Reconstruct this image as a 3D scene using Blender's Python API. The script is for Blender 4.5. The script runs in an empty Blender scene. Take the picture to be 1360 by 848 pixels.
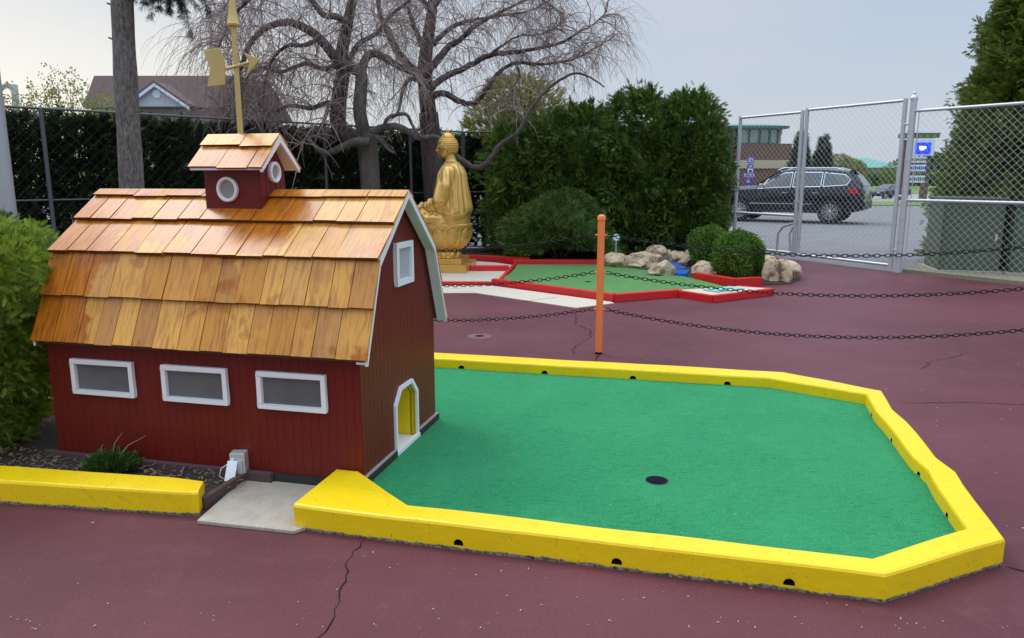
import bpy, bmesh, math, random
import numpy as np
from mathutils import Vector, Matrix, noise, Euler
random.seed(7); np.random.seed(7)
SC = bpy.context.scene
COL = SC.collection
R = math.radians

# ------------------------------------------------------------------ camera
CAM_H, CAM_F, PITCH = 1.5, 1000.0, math.atan(189/1000)
cd = bpy.data.cameras.new('camera'); cam = bpy.data.objects.new('camera', cd); COL.objects.link(cam)
cam.location = (0, 0, CAM_H); cam.rotation_euler = (math.pi/2-PITCH, 0, 0)
cd.sensor_fit = 'HORIZONTAL'; cd.sensor_width = 36.0; cd.lens = 36.0*CAM_F/1360
cd.clip_start = 0.05; cd.clip_end = 2000
SC.camera = cam

# ------------------------------------------------------------------ sky and sun (soft overcast evening, brightest low on the left)
SUN_EL, SUN_AZ = R(54), R(-48)            # azimuth measured from +Y towards +X
W = bpy.data.worlds.new('World'); SC.world = W; W.use_nodes = True
nt = W.node_tree; nt.nodes.clear()
def wn(t, **k):
    n = nt.nodes.new(t)
    for a, b in k.items(): setattr(n, a, b)
    return n
def wm(op, a, b=None, c=None):
    n = wn('ShaderNodeMath', operation=op)
    for i, v in enumerate((a, b, c)):
        if v is None: continue
        if isinstance(v, (int, float)): n.inputs[i].default_value = v
        else: nt.links.new(v, n.inputs[i])
    return n.outputs[0]
def wmix(f, a, b, blend='MIX'):
    n = wn('ShaderNodeMix', data_type='RGBA', blend_type=blend)
    for i, v in ((0, f), (6, a), (7, b)):
        if isinstance(v, (int, float)): n.inputs[i].default_value = v
        elif isinstance(v, tuple): n.inputs[i].default_value = (*v, 1)
        else: nt.links.new(v, n.inputs[i])
    return n.outputs[2]
sky = wn('ShaderNodeTexSky', sky_type='NISHITA', sun_disc=False, sun_elevation=SUN_EL, sun_rotation=SUN_AZ)
sky.air_density = 1.0; sky.dust_density = 3.0; sky.ozone_density = 1.0
tc = wn('ShaderNodeTexCoord'); sep = wn('ShaderNodeSeparateXYZ'); nt.links.new(tc.outputs['Generated'], sep.inputs[0])
X, Y, Z = sep.outputs
el = wm('MAXIMUM', Z, 0.0)
lowc = wmix(wm('MULTIPLY', el, 3.4), (5.0, 5.6, 6.4), (3.95, 4.85, 6.15))
n1 = wn('ShaderNodeTexNoise'); n1.inputs['Scale'].default_value = 2.2; n1.inputs['Detail'].default_value = 4.0
mp = wn('ShaderNodeMapping'); mp.inputs['Scale'].default_value = (1, 1, 4.0); nt.links.new(tc.outputs['Generated'], mp.inputs[0]); nt.links.new(mp.outputs[0], n1.inputs['Vector'])
cl = wmix(wm('MULTIPLY', wm('SUBTRACT', n1.outputs[0], 0.40), 2.6), lowc, (5.35, 5.65, 6.15))
# glow of the hidden sun low on the left
sx, sy = math.sin(R(-40)), math.cos(R(-40))
dt = wm('ADD', wm('MULTIPLY', X, sx), wm('MULTIPLY', Y, sy))
glow = wm('POWER', wm('MAXIMUM', dt, 0.0), 9.0)
lowglow = wm('MULTIPLY', glow, wm('SUBTRACT', 1.0, wm('MINIMUM', wm('MULTIPLY', el, 2.6), 0.92)))
cl = wmix(wm('MULTIPLY', lowglow, 0.85), cl, (11.6, 10.4, 8.3))
# an overcast sky is brighter overhead than at the horizon
zen = wm('ADD', 1.0, wm('MULTIPLY', wm('SMOOTH_MAX', wm('SUBTRACT', el, 0.35), 0.0, 0.2), 4.2))
clz = wmix(1.0, cl, (1, 1, 1)); vz = wn('ShaderNodeVectorMath', operation='SCALE'); nt.links.new(cl, vz.inputs[0]); nt.links.new(zen, vz.inputs['Scale'])
fin = wmix(0.93, sky.outputs[0], vz.outputs[0])
bg = wn('ShaderNodeBackground'); bg.inputs['Strength'].default_value = 0.10; nt.links.new(fin, bg.inputs[0])
wo = wn('ShaderNodeOutputWorld'); nt.links.new(bg.outputs[0], wo.inputs[0])
sl = bpy.data.lights.new('sun', 'SUN'); sl.energy = 1.1; sl.angle = R(22); sl.color = (1.0, 0.95, 0.88)
so = bpy.data.objects.new('sun', sl); COL.objects.link(so)
sd = Vector((math.sin(SUN_AZ)*math.cos(SUN_EL), math.cos(SUN_AZ)*math.cos(SUN_EL), math.sin(SUN_EL)))
so.rotation_euler = sd.to_track_quat('Z', 'Y').to_euler(); so.location = (-10, 10, 20)
SC.view_settings.view_transform = 'Standard'; SC.view_settings.look = 'None'
SC.view_settings.gamma = 1.0; SC.view_settings.use_curve_mapping = False
SC.view_settings.exposure = 0.25

# ------------------------------------------------------------------ survey helpers: where a sighted point stands in the world
def _ray(px, py):
    x = (px-680)/CAM_F; y = -(py-424)/CAM_F; c, s = math.cos(PITCH), math.sin(PITCH)
    return Vector((x, c+y*s, -s+y*c))
def gp(px, py, z=0.0):
    d = _ray(px, py); return Vector((0, 0, CAM_H))+d*((z-CAM_H)/d.z)
def at(px, py, depth):
    d = _ray(px, py); return Vector((0, 0, CAM_H))+d*(depth/d.y)
A0 = Vector((-.716, 3.425, 0)); UX = Vector((.9713, -.2379, 0)); UY = Vector((.2379, .9713, 0))
YAW = math.atan2(UX.y, UX.x)
def uv(a, b, z=0.0): return A0+UX*a+UY*b+Vector((0, 0, z))

# ------------------------------------------------------------------ materials
def new_mat(name):
    m = bpy.data.materials.new(name); m.use_nodes = True
    n = m.node_tree.nodes; n.clear()
    out = n.new('ShaderNodeOutputMaterial'); p = n.new('ShaderNodeBsdfPrincipled')
    m.node_tree.links.new(p.outputs[0], out.inputs[0])
    return m, m.node_tree, p, out
class NT:
    def __init__(s, t): s.t = t
    def n(s, typ, **k):
        x = s.t.nodes.new(typ)
        for a, b in k.items(): setattr(x, a, b)
        return x
    def lk(s, a, b): s.t.links.new(a, b)
    def setin(s, inp, v):
        if isinstance(v, (int, float)): inp.default_value = v
        elif isinstance(v, tuple): inp.default_value = (*v, 1) if len(v) == 3 and len(inp.default_value) == 4 else v
        else: s.lk(v, inp)
    def math(s, op, *a, clamp=False):
        x = s.n('ShaderNodeMath', operation=op); x.use_clamp = clamp
        for i, v in enumerate(a): s.setin(x.inputs[i], v)
        return x.outputs[0]
    def mix(s, f, a, b, blend='MIX'):
        x = s.n('ShaderNodeMix', data_type='RGBA', blend_type=blend)
        s.setin(x.inputs[0], f); s.setin(x.inputs[6], a); s.setin(x.inputs[7], b)
        return x.outputs[2]
    def vec(s, kind='obj', scale=(1, 1, 1)):
        if kind == 'pos': o = s.n('ShaderNodeNewGeometry').outputs['Position']
        else: o = s.n('ShaderNodeTexCoord').outputs['Object']
        m = s.n('ShaderNodeMapping'); m.inputs['Scale'].default_value = scale; s.lk(o, m.inputs[0]); return m.outputs[0]
    def noise(s, v, scale, detail=3, rough=.55, dist=0):
        x = s.n('ShaderNodeTexNoise'); s.lk(v, x.inputs['Vector'])
        x.inputs['Scale'].default_value = scale; x.inputs['Detail'].default_value = detail
        x.inputs['Roughness'].default_value = rough; x.inputs['Distortion'].default_value = dist
        return x.outputs[0]
    def ramp(s, f, lo, hi):
        x = s.n('ShaderNodeMapRange'); x.interpolation_type = 'SMOOTHSTEP'; s.lk(f, x.inputs[0]); x.inputs[1].default_value = lo; x.inputs[2].default_value = hi
        return x.outputs[0]
    def bump(s, h, strength, dist, normal=None):
        x = s.n('ShaderNodeBump'); s.lk(h, x.inputs['Height']); x.inputs['Strength'].default_value = strength; x.inputs['Distance'].default_value = dist
        if normal is not None: s.lk(normal, x.inputs['Normal'])
        return x.outputs[0]
def simple(name, col, rough=.6, metal=0.0, var=.12, vscale=6, bump=.15, bscale=60, bdist=.003, spec=.5, dirt=None, dscale=3, dlo=.55, dhi=.75, kind='obj', vs=(1, 1, 1)):
    m, t, p, o = new_mat(name); h = NT(t)
    v = h.vec(kind, vs)
    a = tuple(c*(1-var) for c in col); b = tuple(min(1, c*(1+var)) for c in col)
    c = h.mix(h.noise(v, vscale, 4), a, b)
    if dirt: c = h.mix(h.math('MULTIPLY', h.ramp(h.noise(v, dscale, 5, .65), dlo, dhi), .8), c, dirt)
    h.lk(c, p.inputs['Base Color'])
    p.inputs['Roughness'].default_value = rough; p.inputs['Metallic'].default_value = metal
    p.inputs['Specular IOR Level'].default_value = spec
    if bump: h.lk(h.bump(h.noise(v, bscale, 3), bump, bdist), p.inputs['Normal'])
    return m

def court_mat():
    m, t, p, o = new_mat('maroon_court_paint'); h = NT(t); v = h.vec('pos')
    big = h.noise(v, .55, 4); mid = h.noise(v, 4, 6, .7); fine = h.noise(v, 150, 2)
    c = h.mix(h.ramp(big, .3, .7), (.092, .0185, .025), (.145, .037, .047))
    c = h.mix(h.math('MULTIPLY', h.ramp(mid, .5, .75), .5), c, (.165, .054, .064))
    c = h.mix(h.math('MULTIPLY', h.ramp(h.noise(h.vec('pos', (.7, 3, 1)), 1.6, 5, .6), .55, .8), .45), c, (.165, .058, .068))
    c = h.mix(h.math('MULTIPLY', h.ramp(fine, .35, .65), .42), c, (.062, .017, .024))
    c = h.mix(h.math('MULTIPLY', h.ramp(h.noise(v, 330, 2), .62, .72), .35), c, (.26, .13, .14))
    c = h.mix(h.math('MULTIPLY', h.ramp(h.noise(v, 1.9, 7, .72, .4), .60, .66), .35), c, (.085, .028, .036))
    vo = h.n('ShaderNodeTexVoronoi'); h.lk(v, vo.inputs['Vector']); vo.inputs['Scale'].default_value = 8.0
    sp = h.math('LESS_THAN', vo.outputs['Distance'], .05)
    sel = h.math('GREATER_THAN', h.noise(v, 1.7, 2), .5)
    c = h.mix(h.math('MULTIPLY', h.math('MULTIPLY', sp, sel), .6), c, (.5, .42, .4))
    vk = h.n('ShaderNodeTexVoronoi', feature='DISTANCE_TO_EDGE'); h.lk(v, vk.inputs['Vector']); vk.inputs['Scale'].default_value = .62
    ck = h.math('MULTIPLY', h.math('LESS_THAN', h.math('ADD', vk.outputs['Distance'], h.math('MULTIPLY', h.math('SUBTRACT', h.noise(v, 9, 5, .7), .5), .05)), .0018), h.ramp(h.noise(v, .9, 2), .50, .58))
    c = h.mix(h.math('MULTIPLY', ck, .0), c, (.03, .012, .014))
    agg = h.noise(v, 75, 3, .7)
    c = h.mix(h.math('MULTIPLY', h.ramp(agg, .56, .70), .28), c, (.20, .085, .095))
    c = h.mix(h.math('MULTIPLY', h.ramp(agg, .44, .32), .30), c, (.055, .014, .02))
    h.lk(c, p.inputs['Base Color'])
    h.lk(h.math('ADD', .48, h.math('MULTIPLY', mid, .25)), p.inputs['Roughness']); p.inputs['Specular IOR Level'].default_value = .32
    b1 = h.bump(h.noise(v, 9, 4), .25, .01); h.lk(h.bump(fine, .35, .003, b1), p.inputs['Normal'])
    return m
def carpet_mat(name, c1, c2, c3):
    m, t, p, o = new_mat(name); h = NT(t); v = h.vec('pos'); vst = h.vec('pos', (1, 2.6, 1))
    f = h.noise(v, 170, 4, .8); g = h.noise(vst, 18, 4, .7); b = h.noise(v, 1.3, 3)
    c = h.mix(h.ramp(f, .36, .64), tuple(x*.8 for x in c1), tuple(x*1.12 for x in c2))
    c = h.mix(h.math('MULTIPLY', h.ramp(g, .48, .72), .5), c, c3)
    c = h.mix(h.math('MULTIPLY', h.ramp(h.noise(v, 2.7, 6, .7, .5), .50, .68), .20), c, tuple(x*1.25+.012 for x in c2))
    c = h.mix(h.math('MULTIPLY', h.ramp(h.noise(h.vec('pos', (1, 4, 1)), 55, 3, .7), .62, .72), .5), c, tuple(x*.6 for x in c3))
    c = h.mix(h.math('MULTIPLY', h.ramp(h.noise(v, 120, 1), .79, .82), .8), c, (.55, .55, .42))
    c = h.mix(h.math('MULTIPLY', h.ramp(b, .4, .7), .3), c, c2)
    h.lk(c, p.inputs['Base Color']); p.inputs['Roughness'].default_value = .85
    p.inputs['Sheen Weight'].default_value = .06; p.inputs['Sheen Roughness'].default_value = .4
    p.inputs['Specular IOR Level'].default_value = .1
    n = h.bump(f, .6, .006); h.lk(h.bump(g, .25, .01, n), p.inputs['Normal'])
    return m
def kerb_mat():
    m, t, p, o = new_mat('yellow_kerb_paint'); h = NT(t); v = h.vec('pos')
    c = h.mix(h.noise(v, 3, 4), (.86, .56, .002), (.92, .645, .003))
    pit = h.ramp(h.noise(v, 55, 3, .75), .645, .69)
    c = h.mix(h.math('MULTIPLY', h.ramp(h.noise(v, 8, 6, .75), .5, .72), .35), c, (.70, .43, .004))
    c = h.mix(h.math('MULTIPLY', pit, .7), c, (.20, .15, .03))
    scf = h.math('MULTIPLY', h.ramp(h.noise(h.vec('pos', (1, 1, 3)), 11, 7, .8, .5), .60, .65), h.ramp(h.noise(v, 1.6, 2), .5, .62))
    c = h.mix(h.math('MULTIPLY', scf, .5), c, (.40, .31, .12))
    sx_ = h.n('ShaderNodeSeparateXYZ'); h.lk(h.n('ShaderNodeNewGeometry').outputs['Position'], sx_.inputs[0])
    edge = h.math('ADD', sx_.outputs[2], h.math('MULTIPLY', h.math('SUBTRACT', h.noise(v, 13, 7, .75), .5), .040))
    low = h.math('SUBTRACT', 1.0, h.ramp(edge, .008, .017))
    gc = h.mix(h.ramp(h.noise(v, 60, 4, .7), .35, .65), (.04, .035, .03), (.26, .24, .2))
    vk = h.n('ShaderNodeTexVoronoi', feature='DISTANCE_TO_EDGE'); h.lk(h.vec('pos', (1, 1, .4)), vk.inputs['Vector']); vk.inputs['Scale'].default_value = 1.9
    ck = h.math('MULTIPLY', h.math('LESS_THAN', h.math('ADD', vk.outputs['Distance'], h.math('MULTIPLY', h.math('SUBTRACT', h.noise(v, 25, 4), .5), .03)), .0022), h.ramp(h.noise(v, 2.4, 2), .45, .55))
    c = h.mix(h.math('MULTIPLY', ck, .22), c, (.22, .15, .01))
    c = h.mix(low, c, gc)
    h.lk(c, p.inputs['Base Color'])
    h.lk(h.math('ADD', .40, h.math('MULTIPLY', low, .5)), p.inputs['Roughness'])
    n = h.bump(h.noise(v, 14, 6, .62), .28, .012); n = h.bump(pit, -.35, .004, n); h.lk(h.bump(low, -.5, .008, n), p.inputs['Normal'])
    return m
def shingle_mat():
    m, t, p, o = new_mat('varnished_cedar'); h = NT(t)
    oi = h.n('ShaderNodeObjectInfo').outputs['Random']
    vo = h.n('ShaderNodeTexCoord').outputs['Object']
    add = h.n('ShaderNodeVectorMath', operation='ADD'); h.lk(vo, add.inputs[0])
    cmb = h.n('ShaderNodeCombineXYZ'); h.lk(h.math('MULTIPLY', oi, 37.0), cmb.inputs[0]); h.lk(h.math('MULTIPLY', oi, 91.0), cmb.inputs[1]); h.lk(cmb.outputs[0], add.inputs[1])
    mpn = h.n('ShaderNodeMapping'); mpn.inputs['Scale'].default_value = (9, 1.1, 1); h.lk(add.outputs[0], mpn.inputs[0])
    grain = h.noise(mpn.outputs[0], 6, 5, .65, .6)
    wide = h.noise(add.outputs[0], 5, 3)
    base = h.mix(oi, (.57, .235, .032), (.77, .385, .075))
    base = h.mix(h.math('MULTIPLY', h.ramp(grain, .43, .70), .75), base, (.34, .115, .028))
    base = h.mix(h.math('MULTIPLY', h.ramp(wide, .55, .8), .55), base, (.40, .155, .04))
    wn_ = h.n('ShaderNodeTexWhiteNoise'); wn_.noise_dimensions = '1D'; h.lk(oi, wn_.inputs['W']); r2 = wn_.outputs['Value']
    base = h.mix(h.math('MULTIPLY', h.ramp(r2, .65, .98), .35), base, (.34, .16, .09))
    v = h.vec('pos')
    px_ = h.n('ShaderNodeSeparateXYZ'); h.lk(h.n('ShaderNodeNewGeometry').outputs['Position'], px_.inputs[0])
    ds_ = h.n('ShaderNodeVectorMath', operation='DISTANCE'); h.lk(h.n('ShaderNodeNewGeometry').outputs['Position'], ds_.inputs[0]); ds_.inputs[1].default_value = (-1.42, 3.98, 1.32); dcup = ds_.outputs['Value']
    bias = h.math('ADD', h.math('MULTIPLY', h.ramp(h.math('MULTIPLY', px_.outputs[0], -1.0), 1.85, 2.3), .31), h.math('ADD', h.math('MULTIPLY', h.ramp(px_.outputs[2], 1.05, 1.2), .075), h.math('MULTIPLY', h.math('SUBTRACT', 1.0, h.ramp(dcup, .12, .6)), .26)))
    blot = h.ramp(h.math('ADD', h.math('SUBTRACT', h.noise(v, 2.3, 4, .55, .6), .615), h.math('ADD', bias, h.math('MULTIPLY', h.math('SUBTRACT', r2, .5), .05))), .0, .055)
    base = h.mix(h.math('MULTIPLY', blot, .9), base, h.mix(h.ramp(grain, .35, .7), (.50, .145, .002), (.27, .058, .002)))
    blot2 = h.ramp(h.noise(h.vec('pos', (1.2, 1.2, 1.2)), 3.9, 3, .5, .8), .60, .635)
    base = h.mix(h.math('MULTIPLY', h.math('MULTIPLY', blot2, h.ramp(oi, .2, .5)), .45), base, (.30, .10, .02))
    h.lk(base, p.inputs['Base Color'])
    h.lk(h.math('SUBTRACT', .48, h.math('MULTIPLY', blot, .14)), p.inputs['Roughness'])
    p.inputs['Coat Weight'].default_value = .20; p.inputs['Coat Roughness'].default_value = .17; p.inputs['Specular IOR Level'].default_value = .25
    h.lk(h.bump(grain, .18, .003), p.inputs['Normal'])
    return m
def barn_mat():
    m, t, p, o = new_mat('barn_red_paint'); h = NT(t); v = h.vec('pos', (1, 1, .25))
    c = h.mix(h.noise(v, 9, 4), (.125, .0100, .006), (.168, .0145, .009))
    c = h.mix(h.math('MULTIPLY', h.ramp(h.noise(v, 35, 4, .7), .62, .8), .4), c, (.20, .05, .03))
    h.lk(c, p.inputs['Base Color']); p.inputs['Roughness'].default_value = .45; p.inputs['Specular IOR Level'].default_value = .28
    p.inputs['Coat Weight'].default_value = .05; p.inputs['Coat Roughness'].default_value = .2
    h.lk(h.bump(h.noise(h.vec('pos', (1, 1, .12)), 60, 4), .12, .003), p.inputs['Normal'])
    return m
def bark_mat(name, c1, c2, scale=18):
    m, t, p, o = new_mat(name); h = NT(t); v = h.vec('obj', (1, 1, .35))
    a = h.noise(v, scale, 6, .7, .4); b = h.noise(h.vec('obj', (1, 1, .5)), scale*3.3, 4, .7)
    c = h.mix(h.ramp(a, .3, .7), c1, c2)
    c = h.mix(h.math('MULTIPLY', h.ramp(b, .5, .75), .5), c, tuple(x*.45 for x in c1))
    h.lk(c, p.inputs['Base Color']); p.inputs['Roughness'].default_value = .92
    n = h.bump(a, .9, .03); h.lk(h.bump(b, .7, .012, n), p.inputs['Normal'])
    return m
def leaf_mat(name, c1, c2, c3, trans=.3, rough=.55):
    m, t, p, o = new_mat(name); h = NT(t)
    at_ = h.n('ShaderNodeAttribute'); at_.attribute_name = 'rnd'
    r = at_.outputs['Fac']
    c = h.mix(r, c1, c2)
    big = h.ramp(h.noise(h.vec('pos'), 2.6, 3), .45, .7)
    c = h.mix(h.math('MULTIPLY', big, h.math('MULTIPLY', r, .75)), c, c3)
    h.lk(c, p.inputs['Base Color']); p.inputs['Roughness'].default_value = rough; p.inputs['Specular IOR Level'].default_value = .3
    tr = h.n('ShaderNodeBsdfTranslucent'); h.lk(c, tr.inputs[0])
    mx = h.n('ShaderNodeMixShader'); mx.inputs[0].default_value = trans
    h.lk(p.outputs[0], mx.inputs[1]); h.lk(tr.outputs[0], mx.inputs[2]); h.lk(mx.outputs[0], o.inputs[0])
    return m
def glow_mat(name, col, strength):
    m, t, p, o = new_mat(name); h = NT(t)
    p.inputs['Base Color'].default_value = (*col, 1); p.inputs['Emission Color'].default_value = (*col, 1); p.inputs['Emission Strength'].default_value = strength
    return m
def brick_mat():
    m, t, p, o = new_mat('brown_brick'); h = NT(t)
    b = h.n('ShaderNodeTexBrick'); h.lk(h.n('ShaderNodeTexCoord').outputs['Object'], b.inputs['Vector'])
    mpn = h.n('ShaderNodeMapping'); mpn.inputs['Rotation'].default_value = (R(90), 0, 0); h.lk(h.n('ShaderNodeTexCoord').outputs['Object'], mpn.inputs[0]); h.lk(mpn.outputs[0], b.inputs['Vector'])
    b.inputs['Color1'].default_value = (.22, .095, .07, 1); b.inputs['Color2'].default_value = (.17, .075, .058, 1); b.inputs['Mortar'].default_value = (.25, .17, .14, 1)
    b.inputs['Scale'].default_value = 3.2; b.inputs['Mortar Size'].default_value = .012
    c = h.mix(h.math('MULTIPLY', h.noise(h.vec('pos'), .5, 4), .5), b.outputs[0], (.14, .07, .055))
    h.lk(c, p.inputs['Base Color']); p.inputs['Roughness'].default_value = .9
    return m

M = dict(
    shaded_endgrain=simple('shaded_end_grain', (.10, .038, .012), .6, var=.3, vscale=30),  # dark end grain, deepened to paint in the shadow line at each butt
        court=court_mat(), carpet=carpet_mat('green_turf_carpet', (.008, .190, .068), (.038, .290, .115), (.004, .115, .042)),
    carpet2=carpet_mat('faded_turf_carpet', (.07, .20, .055), (.12, .27, .09), (.05, .15, .045)),
    yellow=kerb_mat(), shingle=shingle_mat(), barn=barn_mat(),
    white=simple('white_gloss_paint', (.84, .84, .86), .4, var=.03, vscale=9, bump=.1, dirt=(.5, .49, .47), dlo=.68, dhi=.85),
    inner_yellow=simple('yellow_inside_paint', (.92, .66, .010), .5, var=.06),
    pane=simple('frosted_grey_pane', (.125, .122, .125), .32, var=.45, vscale=3.5, bump=.04, vs=(1, 1, 1.6)),
    rubber=simple('dark_edging', (.018, .022, .02), .7, var=.2), palewood=simple('pale_edge', (.33, .31, .27), .7, var=.2),
    gold=simple('gold_paint', (.70, .43, .115), .33, .6, var=.14, vscale=7, bump=.25, bscale=45, bdist=.004, dirt=(.22, .13, .03), dscale=5, dlo=.6, dhi=.8),
    vane=simple('dull_gold_paint', (.56, .42, .15), .5, .25, var=.14, vscale=9, bump=.15),
    orange=simple('orange_post_paint', (.94, .235, .065), .45, var=.08, vscale=7, bump=.15, dirt=(.5, .12, .05), dlo=.66, dhi=.8),
    black=simple('black_plastic', (.006, .006, .007), .55, var=.3, bump=.05, spec=.22),
    red=simple('red_board_paint', (.62, .014, .015), .45, var=.12, vscale=5, bump=.15, dirt=(.3, .02, .02), dlo=.6, dhi=.8),
    beige=simple('beige_concrete', (.56, .49, .39), .85, var=.1, vscale=3, bump=.3, bscale=90, kind='pos', dirt=(.38, .33, .26), dlo=.55, dhi=.8),
    concrete=simple('grey_concrete', (.42, .365, .285), .9, var=.25, vscale=14, bump=.7, bscale=110, bdist=.004, kind='pos', dirt=(.17, .15, .12), dscale=120, dlo=.54, dhi=.70),
    teal=simple('teal_mat', (.22, .52, .43), .7, var=.1, bump=.3, bscale=200),
    blue=simple('blue_paint', (.01, .13, .55), .35, var=.15, bump=.05),
    rock=simple('tan_rock', (.56, .42, .27), .9, var=.3, vscale=5, bump=.8, bscale=16, bdist=.03, kind='pos', dirt=(.11, .08, .055), dscale=7, dlo=.46, dhi=.62),
    mulch=simple('bark_mulch', (.055, .036, .026), .95, var=.5, vscale=45, bump=1, bscale=60, bdist=.02, kind='pos', dirt=(.20, .16, .12), dscale=35, dlo=.62, dhi=.7),
    chip=simple('bark_chip', (.24, .17, .125), .9, var=.5, vscale=3, bump=.3, kind='pos'),
    timber=simple('brown_timber', (.09, .05, .05), .8, var=.3, vs=(1, 8, 8), bump=.3, bscale=20),
    galv=simple('galvanised_steel', (.60, .62, .65), .45, .4, var=.1, vscale=12, bump=.1),
    greybox=simple('grey_metal_box', (.58, .58, .58), .45, .4, var=.12, bump=.08),
    whitebox=simple('white_plastic_cover', (.82, .83, .84), .4, var=.04),
    darksteel=simple('dark_fence_steel', (.10, .105, .11), .5, .2, var=.2),
    polegrey=simple('pale_grey_pole', (.42, .43, .45), .5, .2, var=.08),
    wire=simple('fence_wire', (.46, .48, .49), .5, .5, var=.1, bump=0), wireblack=simple('black_fence_wire', (.02, .022, .022), .5, 0, bump=0),
    lot=simple('worn_lot_asphalt', (.185, .183, .185), .9, var=.16, vscale=.8, bump=.4, bscale=80, bdist=.006, kind='pos', dirt=(.13, .13, .135), dscale=.9, dlo=.45, dhi=.7, vs=(1, 3, 1)),
    road=simple('pale_road', (.30, .29, .28), .9, var=.08, kind='pos'),
    grass=simple('short_grass', (.13, .22, .035), .9, var=.35, vscale=2, bump=.6, bscale=30, bdist=.05, kind='pos'),
    gravel=simple('tan_gravel_edge', (.30, .25, .17), .95, var=.4, vscale=40, bump=.9, bscale=60, bdist=.02, kind='pos'),
    crack=simple('crack_dark', (.018, .012, .013), .95, var=.3, bump=0, spec=.1),
    carpaint=simple('black_blue_car_paint', (.006, .007, .011), .12, .1, var=.1, bump=0),
    sedanpaint=simple('grey_car_paint', (.05, .055, .065), .2, .4, var=.1, bump=0),
    carblack=simple('car_black_trim', (.012, .012, .013), .5, var=.2, bump=0),
    glass=simple('tinted_car_glass', (.035, .045, .05), .06, 0, var=.1, bump=0, spec=.9),
    chrome=simple('chrome_trim', (.75, .76, .78), .15, 1.0, var=.05, bump=0),
    alloy=simple('alloy_wheel', (.55, .56, .58), .3, .8, var=.05, bump=0),
    tyre=simple('tyre_rubber', (.018, .018, .019), .8, var=.2, bump=.1),
    lens_red=simple('red_tail_lens', (.55, .01, .012), .2, var=.1, bump=0), lens=simple('clear_lens', (.75, .78, .8), .15, .2, var=.05, bump=0),
    brick=brick_mat(), cream=simple('cream_stone', (.55, .46, .33), .85, var=.1, kind='pos'),
    greenmetal=simple('green_roof_metal', (.025, .145, .125), .5, .2, var=.12, kind='pos'), greenmetal2=simple('weathered_green_roof', (.12, .32, .27), .6, .1, var=.1, kind='pos'),
    bglass=simple('office_glass', (.33, .38, .42), .12, .1, var=.35, vscale=.7, bump=0, kind='pos'),
    roofbrown=simple('brown_roof_shingles', (.13, .085, .078), .9, var=.22, vscale=4, bump=.6, bscale=9, bdist=.04, kind='pos', vs=(1, 1, 3)),
    housewhite=simple('white_siding', (.46, .49, .54), .6, var=.06, kind='pos'), housewall=simple('tan_house_wall', (.36, .31, .25), .8, var=.1, kind='pos'),
    utility=simple('utility_green', (.075, .11, .062), .55, .1, var=.16, vscale=2.5, bump=.1, dirt=(.11, .13, .08), dlo=.5, dhi=.75),
    signwhite=simple('sign_white', (.70, .74, .78), .4, var=.05), signblue=simple('sign_blue', (.01, .035, .42), .4, var=.08), signdark=simple('sign_dark_ink', (.05, .07, .10), .5),
    signlit=glow_mat('lit_blue_sign', (.005, .03, .82), 1.0), signlitw=glow_mat('lit_white_sign', (.9, .95, 1), .9), signpurple=simple('sign_purple', (.16, .10, .42), .4, var=.1),
    brownpost=simple('brown_sign_post', (.12, .075, .07), .8, var=.15),
    bark_grey=bark_mat('grey_spruce_bark', (.30, .265, .24), (.085, .07, .062), 42), bark_weep=bark_mat('smooth_grey_bark', (.13, .115, .10), (.07, .055, .05), 14), bark_dark=bark_mat('dark_bark', (.12, .085, .08), (.05, .035, .034), 16),
    twig=simple('pinkish_twig', (.29, .215, .19), .85, var=.3, vscale=3, bump=0, kind='pos'),
    deadstem=simple('dry_stem', (.33, .24, .16), .9, var=.2, bump=0),
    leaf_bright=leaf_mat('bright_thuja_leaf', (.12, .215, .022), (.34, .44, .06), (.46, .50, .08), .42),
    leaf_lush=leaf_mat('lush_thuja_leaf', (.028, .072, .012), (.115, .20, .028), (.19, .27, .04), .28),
    leaf_gold=leaf_mat('yellow_green_leaf', (.13, .14, .025), (.29, .29, .06), (.32, .28, .07), .35),
    leaf_dark=leaf_mat('dark_hedge_leaf', (.016, .030, .010), (.042, .068, .020), (.05, .06, .024), .2),
    leaf_yew=leaf_mat('yew_leaf', (.055, .115, .025), (.17, .27, .06), (.20, .26, .06), .2),
    leaf_box=leaf_mat('boxwood_leaf', (.05, .115, .013), (.13, .24, .03), (.17, .27, .04), .3),
    leaf_olive=leaf_mat('olive_thuja_leaf', (.05, .095, .014), (.18, .245, .032), (.26, .30, .05), .28),
    leaf_needle=leaf_mat('spruce_needle', (.012, .024, .012), (.03, .05, .022), (.03, .045, .02), .15),
    leaf_plant=leaf_mat('perennial_leaf', (.03, .07, .012), (.09, .16, .035), (.09, .15, .04), .3),
    leaf_far=leaf_mat('distant_conifer_leaf', (.030, .052, .030), (.065, .10, .055), (.06, .09, .05), .2),
    leaf_sprout=leaf_mat('spring_sprout_leaf', (.17, .20, .05), (.32, .34, .10), (.30, .28, .10), .45),
)

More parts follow.
